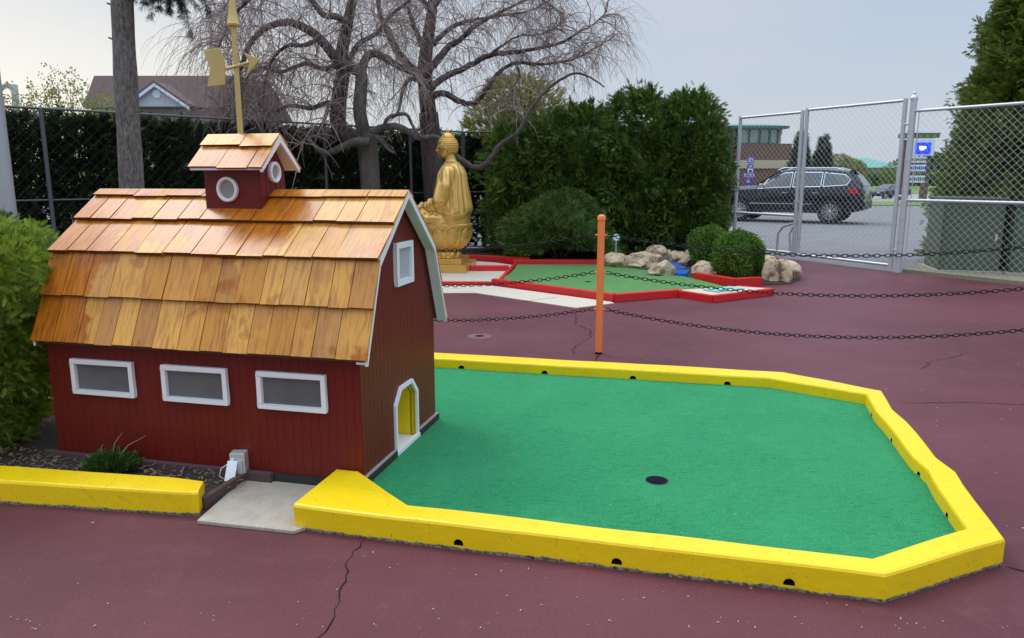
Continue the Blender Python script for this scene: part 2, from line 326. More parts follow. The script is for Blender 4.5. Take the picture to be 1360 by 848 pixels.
# ------------------------------------------------------------------ mesh builder
class MB:
    def __init__(s): s.v = []; s.f = []
    def add(s, vs, fs):
        o = len(s.v); s.v += [tuple(x) for x in vs]; s.f += [tuple(i+o for i in f) for f in fs]; return s
    def box(s, c, d, rot=None):
        c = Vector(c); x, y, z = [k/2 for k in d]
        vs = [Vector((i*x, j*y, k*z)) for i in (-1, 1) for j in (-1, 1) for k in (-1, 1)]
        if rot is not None: vs = [rot @ q for q in vs]
        return s.add([q+c for q in vs], [(0, 1, 3, 2), (4, 6, 7, 5), (0, 4, 5, 1), (2, 3, 7, 6), (0, 2, 6, 4), (1, 5, 7, 3)])
    def tube(s, pts, rad, n=8, caps=True):
        pts = [Vector(p) for p in pts]
        if isinstance(rad, (int, float)): rad = [rad]*len(pts)
        rings = []; up = None
        for i, p in enumerate(pts):
            t = (pts[min(i+1, len(pts)-1)]-pts[max(i-1, 0)])
            if t.length < 1e-9: t = Vector((0, 0, 1))
            t.normalize()
            if up is None:
                up = Vector((0, 0, 1)) if abs(t.z) < .9 else Vector((1, 0, 0))
            a = up-t*up.dot(t)
            if a.length < 1e-4: a = t.orthogonal()
            a.normalize(); up = a; b = t.cross(a)
            rings.append([p+(a*math.cos(2*math.pi*k/n)+b*math.sin(2*math.pi*k/n))*rad[i] for k in range(n)])
        vs = [q for r in rings for q in r]; fs = []
        for i in range(len(pts)-1):
            for k in range(n): fs.append((i*n+k, i*n+(k+1) % n, (i+1)*n+(k+1) % n, (i+1)*n+k))
        if caps: fs.append(tuple(range(n-1, -1, -1))); fs.append(tuple((len(pts)-1)*n+k for k in range(n)))
        return s.add(vs, fs)
    def prism(s, poly, vec):
        """poly: 3-D points in order, swept by vec"""
        poly = [Vector(p) for p in poly]; vec = Vector(vec); n = len(poly)
        nrm = Vector((0, 0, 0))
        for i in range(n): nrm += poly[i].cross(poly[(i+1) % n])
        if nrm.dot(vec) > 0: poly = poly[::-1]
        fs = [tuple(range(n)), tuple(range(2*n-1, n-1, -1))]+[((i+1) % n, i, i+n, (i+1) % n+n) for i in range(n)]
        return s.add(poly+[p+vec for p in poly], fs)
    def slab(s, poly, z0, z1):
        return s.prism([(p[0], p[1], z0) for p in poly], (0, 0, z1-z0))
    def lathe(s, prof, n=24, c=(0, 0, 0)):
        c = Vector(c); vs = []; fs = []
        for r, z in prof:
            for k in range(n):
                a = 2*math.pi*k/n; vs.append(c+Vector((r*math.cos(a), r*math.sin(a), z)))
        for i in range(len(prof)-1):
            for k in range(n): fs.append((i*n+k, i*n+(k+1) % n, (i+1)*n+(k+1) % n, (i+1)*n+k))
        fs.append(tuple(range(n-1, -1, -1))); fs.append(tuple((len(prof)-1)*n+k for k in range(n)))
        return s.add(vs, fs)
    def build(s, name, mat, parent=None, smooth=False, bevel=0, loc=None):
        me = bpy.data.meshes.new(name); me.from_pydata(s.v, [], s.f)
        if bevel:
            bm = bmesh.new(); bm.from_mesh(me); bmesh.ops.remove_doubles(bm, verts=bm.verts, dist=1e-6)
            es = [e for e in bm.edges if len(e.link_faces) == 2 and e.calc_face_angle(0) > .5]
            bmesh.ops.bevel(bm, geom=es, offset=bevel, segments=2, profile=.6, affect='EDGES'); bm.to_mesh(me); bm.free()
        return link(name, me, mat, parent, smooth, loc)
def link(name, me, mat, parent=None, smooth=False, loc=None):
    if mat is not None and not me.materials: me.materials.append(mat)
    if smooth:
        me.polygons.foreach_set('use_smooth', [True]*len(me.polygons))
        if smooth != 'all':
            try: me.set_sharp_from_angle(angle=R(38))
            except Exception: pass
    o = bpy.data.objects.new(name, me); COL.objects.link(o)
    if parent is not None: o.parent = parent
    if loc is not None: o.location = loc
    return o
def tag(o, label=None, cat=None, group=None, kind=None):
    if label: o['label'] = label
    if cat: o['category'] = cat
    if group: o['group'] = group
    if kind: o['kind'] = kind
    return o
def thing(name, label, cat, loc=(0, 0, 0), rz=0.0, group=None):
    o = bpy.data.objects.new(name, None); COL.objects.link(o); o.empty_display_size = .2
    o.location = loc; o.rotation_euler = (0, 0, rz)
    return tag(o, label, cat, group)
def structure(o): o['kind'] = 'structure'; return o

# ------------------------------------------------------------------ foliage
def spray_frond(k=6, w=.16):
    """flat feathery spray along +x, unit length; returns (T,3,3)"""
    t = []
    for i in range(k):
        x = .08+.8*i/k; l = .42*(1-.55*i/k)
        for s in (1, -1):
            a = R(48-10*i/k)*s
            tip = (x+l*math.cos(a), l*math.sin(a), -.10*l+.02*s)
            t.append([(x-.03, -.02*s, 0), tip, (x+w, .03*s, .015)])
    t.append([(0, -.035, 0), (1.0, 0, -.06), (0, .035, 0)])
    return np.array(t)
def spray_tuft(k=9, spread=.8, w=.09, seed=1):
    rs = np.random.RandomState(seed); t = []
    for i in range(k):
        d = np.array([1, rs.uniform(-spread, spread), rs.uniform(-spread, spread)]); d /= np.linalg.norm(d)
        d *= rs.uniform(.6, 1); s = np.cross(d, rs.normal(size=3)); s /= np.linalg.norm(s)
        b = rs.uniform(-.12, .25)*d
        t.append([b-s*w*.5, b+d*.55+s*w*.5, b+d]); 
    return np.array(t)
def spray_leaf(k=10, seed=2, w=.28):
    rs = np.random.RandomState(seed); t = []
    for i in range(k):
        c = rs.uniform(-.5, .5, 3); d = rs.normal(size=3); d /= np.linalg.norm(d); s = np.cross(d, rs.normal(size=3)); s /= np.linalg.norm(s)
        l = rs.uniform(.3, .45)
        t.append([c, c+d*l*.5+s*w*.5, c+d*l]); t.append([c, c+d*l, c+d*l*.5-s*w*.5])
    return np.array(t)
def leaf_mesh(name, pts, dirs, size, tmpl, mat, parent=None, roll=1.0, flat=None):
    N = len(pts); T = len(tmpl)
    d = dirs/np.linalg.norm(dirs, axis=1, keepdims=True)
    ref = np.random.normal(size=(N, 3))*roll+np.array([0, 0, 1.0])
    if flat is not None: ref = flat+np.random.normal(size=(N, 3))*roll
    y = np.cross(ref, d); y /= np.linalg.norm(y, axis=1, keepdims=True)+1e-9; z = np.cross(d, y)
    B = np.stack([d, y, z], axis=1)                       # N,3(axis),3
    s = np.asarray(size).reshape(-1, 1, 1, 1)*np.ones((N, 1, 1, 1))
    V = np.einsum('tvk,nkc->ntvc', tmpl, B)*s+pts[:, None, None, :]
    V = V.reshape(-1, 3).astype(np.float32)
    me = bpy.data.meshes.new(name); nt_ = N*T
    me.vertices.add(nt_*3); me.vertices.foreach_set('co', V.ravel())
    me.loops.add(nt_*3); me.loops.foreach_set('vertex_index', np.arange(nt_*3, dtype=np.int32))
    me.polygons.add(nt_); me.polygons.foreach_set('loop_start', np.arange(0, nt_*3, 3, dtype=np.int32)); me.polygons.foreach_set('loop_total', np.full(nt_, 3, dtype=np.int32))
    a = me.attributes.new('rnd', 'FLOAT', 'FACE'); a.data.foreach_set('value', np.repeat(np.random.rand(N), T).astype(np.float32))
    me.update(); me.validate()
    return link(name, me, mat, parent)
def lump(th, z, seed, amp=.14):
    rs = np.random.RandomState(seed); o = 0
    for i in range(7):
        k = rs.randint(1, 7); f = rs.uniform(1.2, 7); o = o+np.sin(k*th+f*z+rs.uniform(0, 6.3))*rs.uniform(.4, 1)
    return 1+amp*o/2.2
def crown_points(n, h, prof, seed, z0=0.0, inner=.45, amp=.14, up=.5, out=1.0, jit=.35):
    """points in the outer shell of a solid of revolution; prof: function of z/h giving radius"""
    rs = np.random.RandomState(seed)
    z = rs.rand(n*3); pr = np.array([prof(q) for q in z]); keep = rs.rand(n*3) < pr/pr.max(); z = z[keep][:n]; pr = pr[keep][:n]; n = len(z)
    th = rs.rand(n)*2*math.pi
    r = pr*lump(th, z*h, seed, amp)*(1-inner*rs.rand(n)**1.7)
    p = np.stack([r*np.cos(th), r*np.sin(th), z0+z*h], 1)
    d = np.stack([np.cos(th)*out, np.sin(th)*out, np.full(n, up)], 1)+rs.normal(size=(n, 3))*jit
    return p, d

def cluster_points(p, d, m, L, seed, spread=.65):
    """fan-shaped flat sprays: m fronds round each centre, all lying near one plane"""
    rs = np.random.RandomState(seed); n = len(p)
    d = d/np.linalg.norm(d, axis=1, keepdims=True); nr = np.cross(d, rs.normal(size=(n, 3))*.5+np.array([0, 0, 1.0])); nr /= np.linalg.norm(nr, axis=1, keepdims=True)+1e-9
    s = np.cross(nr, d); a = rs.normal(size=(n, m))*spread; r = rs.rand(n, m)**.7*L
    ca, sa = np.cos(a)[..., None], np.sin(a)[..., None]
    P = p[:, None]+(d[:, None]*ca+s[:, None]*sa)*r[..., None]+nr[:, None]*(rs.normal(size=(n, m, 1))*L*.12)
    ca, sa = np.cos(a*1.35)[..., None], np.sin(a*1.35)[..., None]
    D = d[:, None]*ca+s[:, None]*sa+rs.normal(size=(n, m, 3))*.16+np.array([0, 0, -.18])*(r/L)[..., None]
    F = np.repeat(nr[:, None], m, 1)
    return P.reshape(-1, 3), D.reshape(-1, 3), F.reshape(-1, 3)
FROND = spray_frond(); FROND_F = spray_frond(8, .07); FROND_S = spray_frond(4, .2); TUFT = spray_tuft(9, .8, .13); LEAF = spray_leaf(); LEAF_S = spray_leaf(6, 5, .3); NEEDLE = spray_tuft(16, .9, .035, 4)
# ================================================================== SETTING
def zg(y):
    if y < 40: return 0.0
    if y < 82: return -.75*(y-40)/42
    if y < 102: return -.75
    return min(-.75+(y-102)*.034, 3.0)
def strip(name, x0, x1, ys, mat, dz, nx=1):
    vs = []; fs = []
    for j, y in enumerate(ys):
        for i in range(nx+1): vs.append((x0+(x1-x0)*i/nx, y, zg(y)+dz))
    for j in range(len(ys)-1):
        for i in range(nx): q = j*(nx+1)+i; fs.append((q, q+1, q+nx+2, q+nx+1))
    return structure(MB().add(vs, fs).build(name, mat))
strip('ground', -700, 700, [-60, 0, 10, 20, 30, 40, 48, 56, 64, 72, 82, 92, 102, 130, 160, 200, 300, 900], M['lot'], -.012, 2)
strip('grass_verge', -120, 160, [40.5, 46, 52, 55], M['grass'], .02)
strip('road', -200, 200, [56, 64, 72, 82, 92, 101], M['road'], .0)
strip('grass_bank', -300, 300, [101.5, 110, 130, 160, 200, 300], M['grass'], .02)
GATE = [gp(970, 335), gp(1055, 345), gp(1192, 362)]
GP = Vector((6.154, 11.949, 0)); GJ = Vector((5.204, 13.84, 0)); GL = Vector((4.427, 15.252, 0)); GR = Vector((9.3, 7.35, 0))
court = structure(MB().slab([(-12, -30), (14, -30), (14, 2), GR.xy, GP.xy, GJ.xy, GL.xy, (-.9, 15.2), (-6.4, 9.5), (-12, 6)], -.2, 0.0).build('painted_court', M['court']))
structure(MB().slab([(GP.x+.1, GP.y+.05), (GP.x+.5, GP.y+.35), (GR.x+.9, GR.y+.1), (GR.x+.05, GR.y-.05)], -.05, .045).build('gravel_edge', M['gravel']))
# planting bed beneath hedge and weeping trees
rs = np.random.RandomState(3)
def bed(name, poly, z, mat, res=.16, amp=.03):
    bm = bmesh.new(); vs = [bm.verts.new((p[0], p[1], z)) for p in poly]; es = [bm.edges.new((vs[i], vs[(i+1) % len(vs)])) for i in range(len(vs))]
    bmesh.ops.triangle_fill(bm, edges=es, use_beauty=True)
    for _ in range(12):
        long = [e for e in bm.edges if e.calc_length() > res*2]
        if not long: break
        bmesh.ops.subdivide_edges(bm, edges=long, cuts=1); bmesh.ops.triangulate(bm, faces=bm.faces[:])
    for v in bm.verts:
        if v.is_boundary: v.co.z = .006
        else: v.co.z += (noise.noise(v.co*2.5)+.6*noise.noise(v.co*7))*amp+amp*.6
    for f in bm.faces:
        if f.normal.z < 0: f.normal_flip()
    me = bpy.data.meshes.new(name); bm.to_mesh(me); bm.free()
    return structure(link(name, me, mat, None, 'all'))
bed('planting_bed', [(-6.0, 9.4), (-4.0, 8.6), (-2.6, 11.0), (-1.9, 12.6), (-.9, 13.2), (-.7, 13.55), (.1, 13.05), (1.55, 12.98), (1.7, 12.3), (2.5, 11.3), (3.4, 10.5), (3.95, 10.6), (4.32, 11.2), (4.55, 12.2), (4.75, 14.2), (4.4, 15.2), (-.9, 15.2)], .03, M['mulch'], .25, .05)

# cracks in the court: thin dark open seams, parts of the court
def crack(px, w=.007, jit=.012):
    pts = [gp(x, y, .003) for x, y in px]; out = []
    for a, b in zip(pts, pts[1:]):
        n = max(2, int((b-a).length/.035)); d = (b-a).normalized(); s = Vector((-d.y, d.x, 0))
        for i in range(n): out.append(a.lerp(b, i/n)+s*random.uniform(-jit, jit))
    out.append(pts[-1]); vs = []; fs = []
    for i, p in enumerate(out):
        d = (out[min(i+1, len(out)-1)]-out[max(i-1, 0)]).normalized(); s = Vector((-d.y, d.x, 0)); ww = w*random.uniform(.25, 1.1)*(.3 if i in (0, len(out)-1) else 1)
        vs += [p-s*ww/2, p+s*ww/2]
    for i in range(len(out)-1): fs.append((2*i, 2*i+2, 2*i+3, 2*i+1))
    o = MB().add(vs, fs).build('crack', M['crack'], court); return o
crack([(487, 714), (462, 745), (463, 765), (448, 800), (447, 818), (420, 848), (400, 872)], .0065)
crack([(764, 419), (765, 431), (784, 439), (783, 449), (763, 462), (760, 470)], .009, .02)
crack([(797, 471), (790, 480)], .014)
crack([(1195, 535.5), (1277, 534.5), (1358, 537), (1420, 540)], .008, .008)
crack([(1226, 490), (1234, 481), (1248, 478), (1275, 472), (1287, 468)], .007, .02)
crack([(1335, 752), (1362, 760), (1400, 764)], .010)
# shallow drain scar
dr = MB(); c0 = gp(637, 447, 0)
dr.lathe([(.001, .004), (.05, .004), (.07, .005), (.12, .001)], 18, c0); dr.build('drain_scar', simple('pale_patch', (.15, .075, .085), .8, var=.4, vscale=12, kind='pos'), court)
MB().lathe([(.001, .0060), (.035, .0060), (.045, .0048)], 16, c0).build('drain_lid', M['crack'], court)

# ================================================================== FRONT MINIATURE GOLF HOLE
ZT = .115; ZC = .04
pairs = [((-.126, -.43), (-.125, -.012)), ((-.02, -.434), (-.018, -.012)), ((.352, -.44), (.352, -.307)), ((2.215, -.45), (2.193, -.335)),
         ((2.73, -.05), (2.615, .02)), ((2.752, .50), (2.628, .52)), ((2.768, .66), (2.640, .66)), ((2.735, .84), (2.618, .84)), ((2.738, 1.45), (2.618, 1.42)), ((2.715, 1.68), (2.606, 1.62)), ((2.742, 2.076), (2.625, 1.985)), ((2.162, 2.436), (2.05, 2.25)), ((-.46, 2.42), (-.40, 2.235)), ((-3.4, 2.42), (-3.4, 2.235))]
def kerb_ring(name, pairs, zt, mat, parent=None, step=.07, wob=.006, ch=.014):
    sec = []
    for (a, b), (c, d) in zip(pairs, pairs[1:]):
        L = max((Vector(c)-Vector(a)).length, (Vector(d)-Vector(b)).length); n = max(1, int(L/step))
        for i in range(n): sec.append((Vector(a).lerp(Vector(c), i/n), Vector(b).lerp(Vector(d), i/n), i == 0))
    sec.append((Vector(pairs[-1][0]), Vector(pairs[-1][1]), True))
    vs = []; fs = []; K = 8
    for o, i, corner in sec:
        w = (i-o); l = w.length; n = w/l
        j1 = wob*noise.noise((o.x*2.3, o.y*2.3, 1)); j2 = wob*noise.noise((i.x*2.3, i.y*2.3, 5)); j3 = .5*wob*noise.noise((o.x*3, o.y*3, 9))
        prof = [(j1, 0), (j1, zt-ch), (j1+ch*.35, zt-ch*.35), (j1+ch, zt), (l-j2-ch, zt), (l-j2-ch*.35, zt-ch*.35), (l-j2, zt-ch), (l-j2, 0)]
        for t, z in prof: q = o+n*t; vs.append((q.x, q.y, z+(j3 if z > 0 else 0)))
    for s in range(len(sec)-1):
        for k in range(K): fs.append((s*K+k, s*K+(k+1) % K, (s+1)*K+(k+1) % K, (s+1)*K+k))
    fs.append(tuple(range(K-1, -1, -1))); fs.append(tuple((len(sec)-1)*K+k for k in range(K)))
    mb = MB().add(vs, [f[::-1] for f in fs])
    o = mb.build(name, mat, parent)
    bm = bmesh.new(); bm.from_mesh(o.data); bmesh.ops.recalc_face_normals(bm, faces=bm.faces[:]); bm.to_mesh(o.data); bm.free()
    return o
def cut(o, cutter):
    md = o.modifiers.new('cut', 'BOOLEAN'); md.operation = 'DIFFERENCE'; md.object = cutter; md.solver = 'EXACT'
    try: md.material_mode = 'TRANSFER'
    except Exception: pass
    dg = bpy.context.evaluated_depsgraph_get(); me = bpy.data.meshes.new_from_object(o.evaluated_get(dg)); o.modifiers.clear(); o.data = me
    bpy.data.objects.remove(cutter)
border = kerb_ring('course_border', pairs, ZT, M['yellow'])
border.location = A0; border.rotation_euler = (0, 0, YAW)
tag(border, 'yellow painted concrete border around the green putting carpet', 'border')
b2 = kerb_ring('course_border', [((-3.4, .60), (-3.4, .76)), ((-1.86, .60), (-1.86, .76))], ZT, M['yellow']); b2.location = A0; b2.rotation_euler = (0, 0, YAW)
tag(b2, 'yellow concrete border left of the barn, glimpsed between shrub and barn wall', 'border')
cm = MB(); ins = []
for px, py in ((612, 716), (820, 742), (1048, 773)):
    g = gp(px, py, .035); d = g-A0; a = d.dot(UX)
    cm.lathe([(.021, -.47), (.021, -.36)], 14, (0, 0, 0)); ins.append((a, 'f'))
    n = 28
    for k in range(n): x, y, z = cm.v[-n+k]; cm.v[-n+k] = (a+x, z, .028+max(y, -.006)*1.0)
for px, py in ((617, 485), (725, 493), (842, 498), (966, 510)):
    g = gp(px, py, .05); d = g-A0; a = d.dot(UX)
    cm.lathe([(.024, 2.16), (.024, 2.33)], 14, (0, 0, 0)); n = 28
    for k in range(n): x, y, z = cm.v[-n+k]; cm.v[-n+k] = (a+x, z, .045+max(y, -.02)*.9)
for b in (1.72, 1.25, .75, .27):
    cm.lathe([(.020, 2.56), (.020, 2.68)], 14, (0, 0, 0)); n = 28
    for k in range(n): x, y, z = cm.v[-n+k]; cm.v[-n+k] = (z, b+x, .045+y*.9)
cutter = cm.build('cutter', M['crack']); cutter.location = A0; cutter.rotation_euler = (0, 0, YAW)
bmc = bmesh.new(); bmc.from_mesh(cutter.data); bmesh.ops.recalc_face_normals(bmc, faces=bmc.faces[:]); bmc.to_mesh(cutter.data); bmc.free()
bpy.context.view_layer.update(); cut(border, cutter)

# carpet with a real hole
HO = (1.372, .385); HR = .054
bm = bmesh.new()
poly = [(-3.4, 2.27), (-.40, 2.27), (2.07, 2.27), (2.66, 2.0), (2.65, 0.0), (2.2, -.37), (.352, -.34), (-.018, -.05), (-.018, .3), (-1.86, .75), (-3.4, .75)]
V1 = [bm.verts.new((*p, ZC)) for p in poly]; V2 = [bm.verts.new((HO[0]+HR*math.cos(t), HO[1]+HR*math.sin(t), ZC)) for t in [k*2*math.pi/32 for k in range(32)]]
es = [bm.edges.new((L[i], L[(i+1) % len(L)])) for L in (V1, V2) for i in range(len(L))]
bmesh.ops.triangle_fill(bm, edges=es, use_beauty=True)
for f in bm.faces:
    if f.normal.z < 0: f.normal_flip()
me = bpy.data.meshes.new('putting_green'); bm.to_mesh(me); bm.free()
green = tag(link('putting_green', me, M['carpet']), 'bright green putting carpet with one hole inside the yellow border', 'putting green')
green.location = A0; green.rotation_euler = (0, 0, YAW)
cup = MB(); n = 32
cup.add([(HO[0]+r*math.cos(t), HO[1]+r*math.sin(t), z) for r, z in ((HR+.003, ZC+.002), (HR-.001, ZC+.002), (HR-.003, .003), (.0005, .003)) for t in [k*2*math.pi/n for k in range(n)]],
        [(i*n+k, i*n+(k+1) % n, (i+1)*n+(k+1) % n, (i+1)*n+k) for i in range(3) for k in range(n)])
cup.build('hole_cup', simple('black_cup', (.045, .045, .05), .45, bump=0), green, True)
# underlay below the carpet
# ------------------------------------------------------------------ left kerb, slab, mulch bed
lk = kerb_ring('yellow_kerb', [((-4.2, 3.55), (-4.2, 3.72)), ((-2.367, 3.29), (-2.40, 3.475)), ((-1.43, 3.16), (-1.62, 3.345)), ((-1.405, 3.165), (-1.43, 3.295))], .115, M['yellow'])
tag(lk, 'short yellow kerb in front of the mulch bed left of the barn', 'kerb')
slab = MB().slab([(-1.385, 3.085), (-.93, 2.985), (-.70, 3.20), (-.70, 3.42), (-.95, 3.48), (-1.34, 3.58)], 0, .017).build('concrete_slab', M['concrete'], None, False, .004)
tag(slab, 'small grey concrete slab between yellow kerb and yellow border, before the barn', 'slab')
mb_ = bed('mulch_bed', [(-4.2, 3.6), (-2.4, 3.4), (-1.6, 3.27), (-1.42, 3.25), (-1.30, 3.56), (-1.0, 3.48), (-.9, 3.6), (-2.4, 3.95), (-2.3, 4.4), (-4.2, 4.9)], .015, M['mulch'], .05, .018)
tb = MB().box((0, 0, .03), (.40, .03, .06)).build('edging_board', M['timber'], None, False, .004)
tb.location = (-1.36, 3.42, .0); tb.rotation_euler = (0, 0, math.atan2(3.59-3.24, -1.325+1.425)); tag(tb, 'brown timber edging between mulch and concrete slab', 'board')
tb = MB().box((0, 0, .02), (1.35, .03, .05)).build('edging_board', M['timber'], None, False, .004)
p = uv(-1.15, -.03, .02); tb.location = p; tb.rotation_euler = (0, 0, YAW); tag(tb, 'brown timber along the foot of the barn wall', 'board')
# bark chips
cv = MB(); rs = random.Random(5)
for i in range(900):
    t = rs.random(); x = -3.0+t*1.7; yk = 3.47-(x+2.4)*.135; y = yk+rs.uniform(.02, .42)
    d = Vector((x, y, 0))-A0
    if d.dot(UY) > -.02 and d.dot(UX) > -1.8: continue
    l = rs.uniform(.006, .028); w = rs.uniform(.003, .009)
    cv.box((x, y, .042+rs.uniform(-.008, .014)), (l, w, .003), Euler((rs.uniform(-.5, .5), rs.uniform(-.5, .5), rs.uniform(0, 6.3))).to_matrix())
tag(cv.build('bark_chips', M['chip']), 'loose bark chips on the mulch bed', 'bark chips', kind='stuff')

# ================================================================== BARN
barn = thing('model_barn', 'small red barn with cedar shingle roof beside the putting carpet', 'miniature barn', A0+Vector((0, 0, 0)), YAW)
L0, DEP, ZB = -1.77, 1.03, .035
RB, RZ = .50, 1.425; KB, KZ = .12, 1.115; EB, EZ = -.06, .674
def roof_z(b):
    b = b if b <= RB else 2*RB-b
    if b < KB: return EZ+(KZ-EZ)*(b-EB)/(KB-EB)
    return KZ+(RZ-KZ)*(b-KB)/(RB-KB)
BW, GAP = .047, .0022
# front wall, board by board
fw = MB().box((L0/2, .018, (ZB+roof_z(0))/2-.008), (-L0-.01, .02, roof_z(0)-ZB-.02)).build('front_wall', M['barn'], barn)
x = L0
while x < -.004:
    w = min(BW, -x); zt = roof_z(0)-.012
    MB().box((x+w/2, 0.004, (ZB+zt)/2), (w-.0010, .012, zt-ZB)).build('siding_board', M['barn'], fw, False, .0005); x += BW
# back and left walls plain
MB().box((L0/2, DEP-.01, (ZB+.74)/2), (-L0-.02, .02, .70)).build('back_wall', M['barn'], barn)
gp_poly = [(0.02, ZB), (DEP-.02, ZB), (DEP-.02, roof_z(DEP-.02)-.02), (1-KB, KZ-.02), (RB, RZ-.02), (KB, KZ-.02), (.02, roof_z(.02)-.02)]
MB().prism([(L0, b, z) for b, z in gp_poly], (.02, 0, 0)).build('left_wall', M['barn'], barn)
# gable wall with a real doorway
DO = [(.405, ZB), (.405, .305), (.475, .38), (.625, .38), (.695, .305), (.695, ZB)]
def door_top(b):
    if b <= .475: return .305+(b-.405)/.07*.075
    if b <= .625: return .38
    return .38-(b-.625)/.07*.075
gw = thing('gable_wall', None, None); gw.parent = barn
brk = [KB, RB, 1-KB, .405, .475, .625, .695]
b = 0.0
while b < DEP-.002:
    b1 = min(b+BW, DEP); q = MB(); e0, e1 = b+GAP/2, b1-GAP/2
    cuts = sorted([e0, e1]+[k for k in brk if e0 < k < e1])
    for c0_, c1_ in zip(cuts, cuts[1:]):
        mid = (c0_+c1_)/2; ins_ = .405 < mid < .695
        lo = (lambda t: door_top(t)) if ins_ else (lambda t: ZB)
        q.prism([(-.012, c0_, lo(c0_)), (-.012, c1_, lo(c1_)), (-.012, c1_, roof_z(c1_)-.012), (-.012, c0_, roof_z(c0_)-.012)], (.014, 0, 0))
    q.build('siding_board', M['barn'], gw); b += BW
bk = MB()
for c0_, c1_ in zip([.015, KB, .405], [KB, .405, .405]):
    if c1_ > c0_: bk.prism([(-.03, c0_, ZB), (-.03, c1_, ZB), (-.03, c1_, roof_z(c1_)-.02), (-.03, c0_, roof_z(c0_)-.02)], (.014, 0, 0))
for c0_, c1_ in ((.405, .475), (.475, RB), (RB, .625), (.625, .695)):
    bk.prism([(-.03, c0_, door_top(c0_)), (-.03, c1_, door_top(c1_)), (-.03, c1_, roof_z(c1_)-.02), (-.03, c0_, roof_z(c0_)-.02)], (.014, 0, 0))
for c0_, c1_ in ((.695, 1-KB), (1-KB, DEP-.015)):
    bk.prism([(-.03, c0_, ZB), (-.03, c1_, ZB), (-.03, c1_, roof_z(c1_)-.02), (-.03, c0_, roof_z(c0_)-.02)], (.014, 0, 0))
bk.build('backing', M['barn'], gw)
# edging strip along the gable foot
for b0, b1 in ((-.005, .378), (.722, DEP+.01)):
    MB().box((.012, (b0+b1)/2, ZC+.018), (.022, b1-b0, .034)).build('base_strip', M['rubber'], barn)
    MB().box((.011, (b0+b1)/2, ZC+.0375), (.018, b1-b0, .004)).build('strip_top', M['palewood'], barn)
MB().box((L0/2+.1, -.012, .03), (-L0-.2, .016, .05)).build('base_strip', M['rubber'], barn)
# doorway: white frame, yellow tunnel, white floor
dr = thing('doorway', None, None); dr.parent = barn
def offs(P, t): # outward offset of the doorway outline
    c = [(b-.55) for b, z in P]; return [(.55+k*(1+t/.145), z+(t if z > .31 else (t*.55 if z > .2 else 0))) for k, (b, z) in zip(c, P)]
OUT = offs(DO, .021)
fr = MB()
for i in range(len(DO)-1):
    fr.prism([(.0025, *DO[i]), (.0025, *DO[i+1]), (.0025, *OUT[i+1]), (.0025, *OUT[i])], (.014, 0, 0))
fr.box((.010, .55, ZC+.010), (.02, .345, .022))
fr.build('door_frame', M['white'], dr)
tn = MB()
IN = [(b, z) for b, z in DO]
for i in range(len(DO)-1):
    a1, a2 = Vector((0, *DO[i])), Vector((0, *DO[i+1])); tn.add([a1+Vector((.003, 0, 0)), a2+Vector((.003, 0, 0)), a2+Vector((-.55, 0, 0)), a1+Vector((-.55, 0, 0))], [(0, 1, 2, 3)])
tn.add([(-.55, b, z) for b, z in DO], [tuple(range(len(DO)))])
tn.build('tunnel', M['inner_yellow'], dr)
MB().box((-.26, .55, ZC+.006), (.52, .28, .012)).build('tunnel_floor', M['white'], dr)
# windows
def rect_frame(mb, f, w, h, t, dpt):
    """f(u,v,d) maps to 3-D; outer rect w x h centred, bar t"""
    for u0, u1, v0, v1 in ((-w/2, w/2, h/2-t, h/2), (-w/2, w/2, -h/2, -h/2+t), (-w/2, -w/2+t, -h/2+t, h/2-t), (w/2-t, w/2, -h/2+t, h/2-t)):
        P = [f(u0, v0, 0), f(u1, v0, 0), f(u1, v1, 0), f(u0, v1, 0)]; Q = f(u0, v0, dpt)-f(u0, v0, 0)
        mb.prism(P, Q)
for a0, a1 in ((-1.612, -1.238), (-1.068, -.699), (-.533, -.168)):
    c = (a0+a1)/2; f = lambda u, v, d, c=c: Vector((c+u, -.003-d, .483+v))
    q = MB(); rect_frame(q, f, a1-a0, .188, .024, .024); w_ = q.build('window_frame', M['white'], barn, False, .003)
    MB().box((c, -.004, .483), (a1-a0-.04, .004, .15)).build('window_pane', M['pane'], w_)
f = lambda u, v, d: Vector((.003+d, .557+u, 1.052+v))
q = MB(); rect_frame(q, f, .232, .225, .03, .022); w_ = q.build('window_frame', M['white'], barn, False, .003)
MB().box((.004, .557, 1.052), (.004, .19, .19)).build('window_pane', simple('pale_grey_pane', (.42, .44, .46), .3, bump=0), w_)
# roof: deck, shingles, white rake boards
RA0, RA1 = -1.788, .075
prof = [(EB, EZ), (KB, KZ), (RB, RZ), (1-KB, KZ), (1-EB, EZ)]
dk = MB()
for (b0, z0), (b1, z1) in zip(prof, prof[1:]):
    dk.prism([(RA0+.012, b0, z0), (RA0+.012, b1, z1), (RA0+.012, b1, z1-.012), (RA0+.012, b0, z0-.012)], (RA1-RA0-.03, 0, 0))
roof = dk.build('roof', M['timber'], barn)
def rake(a0, a1, drop, t):
    q = MB()
    for (b0, z0), (b1, z1) in zip(prof, prof[1:]):
        q.prism([(a0, b0, z0-t), (a0, b1, z1-t), (a0, b1, z1-t-drop), (a0, b0, z0-t-drop)], (a1-a0, 0, 0))
    return q
rake(RA1-.018, RA1-.001, .034, -.004).build('rake_board', M['white'], roof)
rake(.014, RA1-.0185, .010, .0125).build('soffit', M['white'], roof)
rake(RA0-.002, RA0+.0115, .034, -.004).build('rake_board', M['white'], roof)
shn = [0]
def dark_butt(o):  # darkens the butt faces: end grain plus a painted shadow line
    o.data.materials.append(M['shaded_endgrain']); dn = (Vector((0, p_dir[0], p_dir[1]))).normalized()
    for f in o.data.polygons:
        if f.normal.dot(dn) > .6: f.material_index = 1
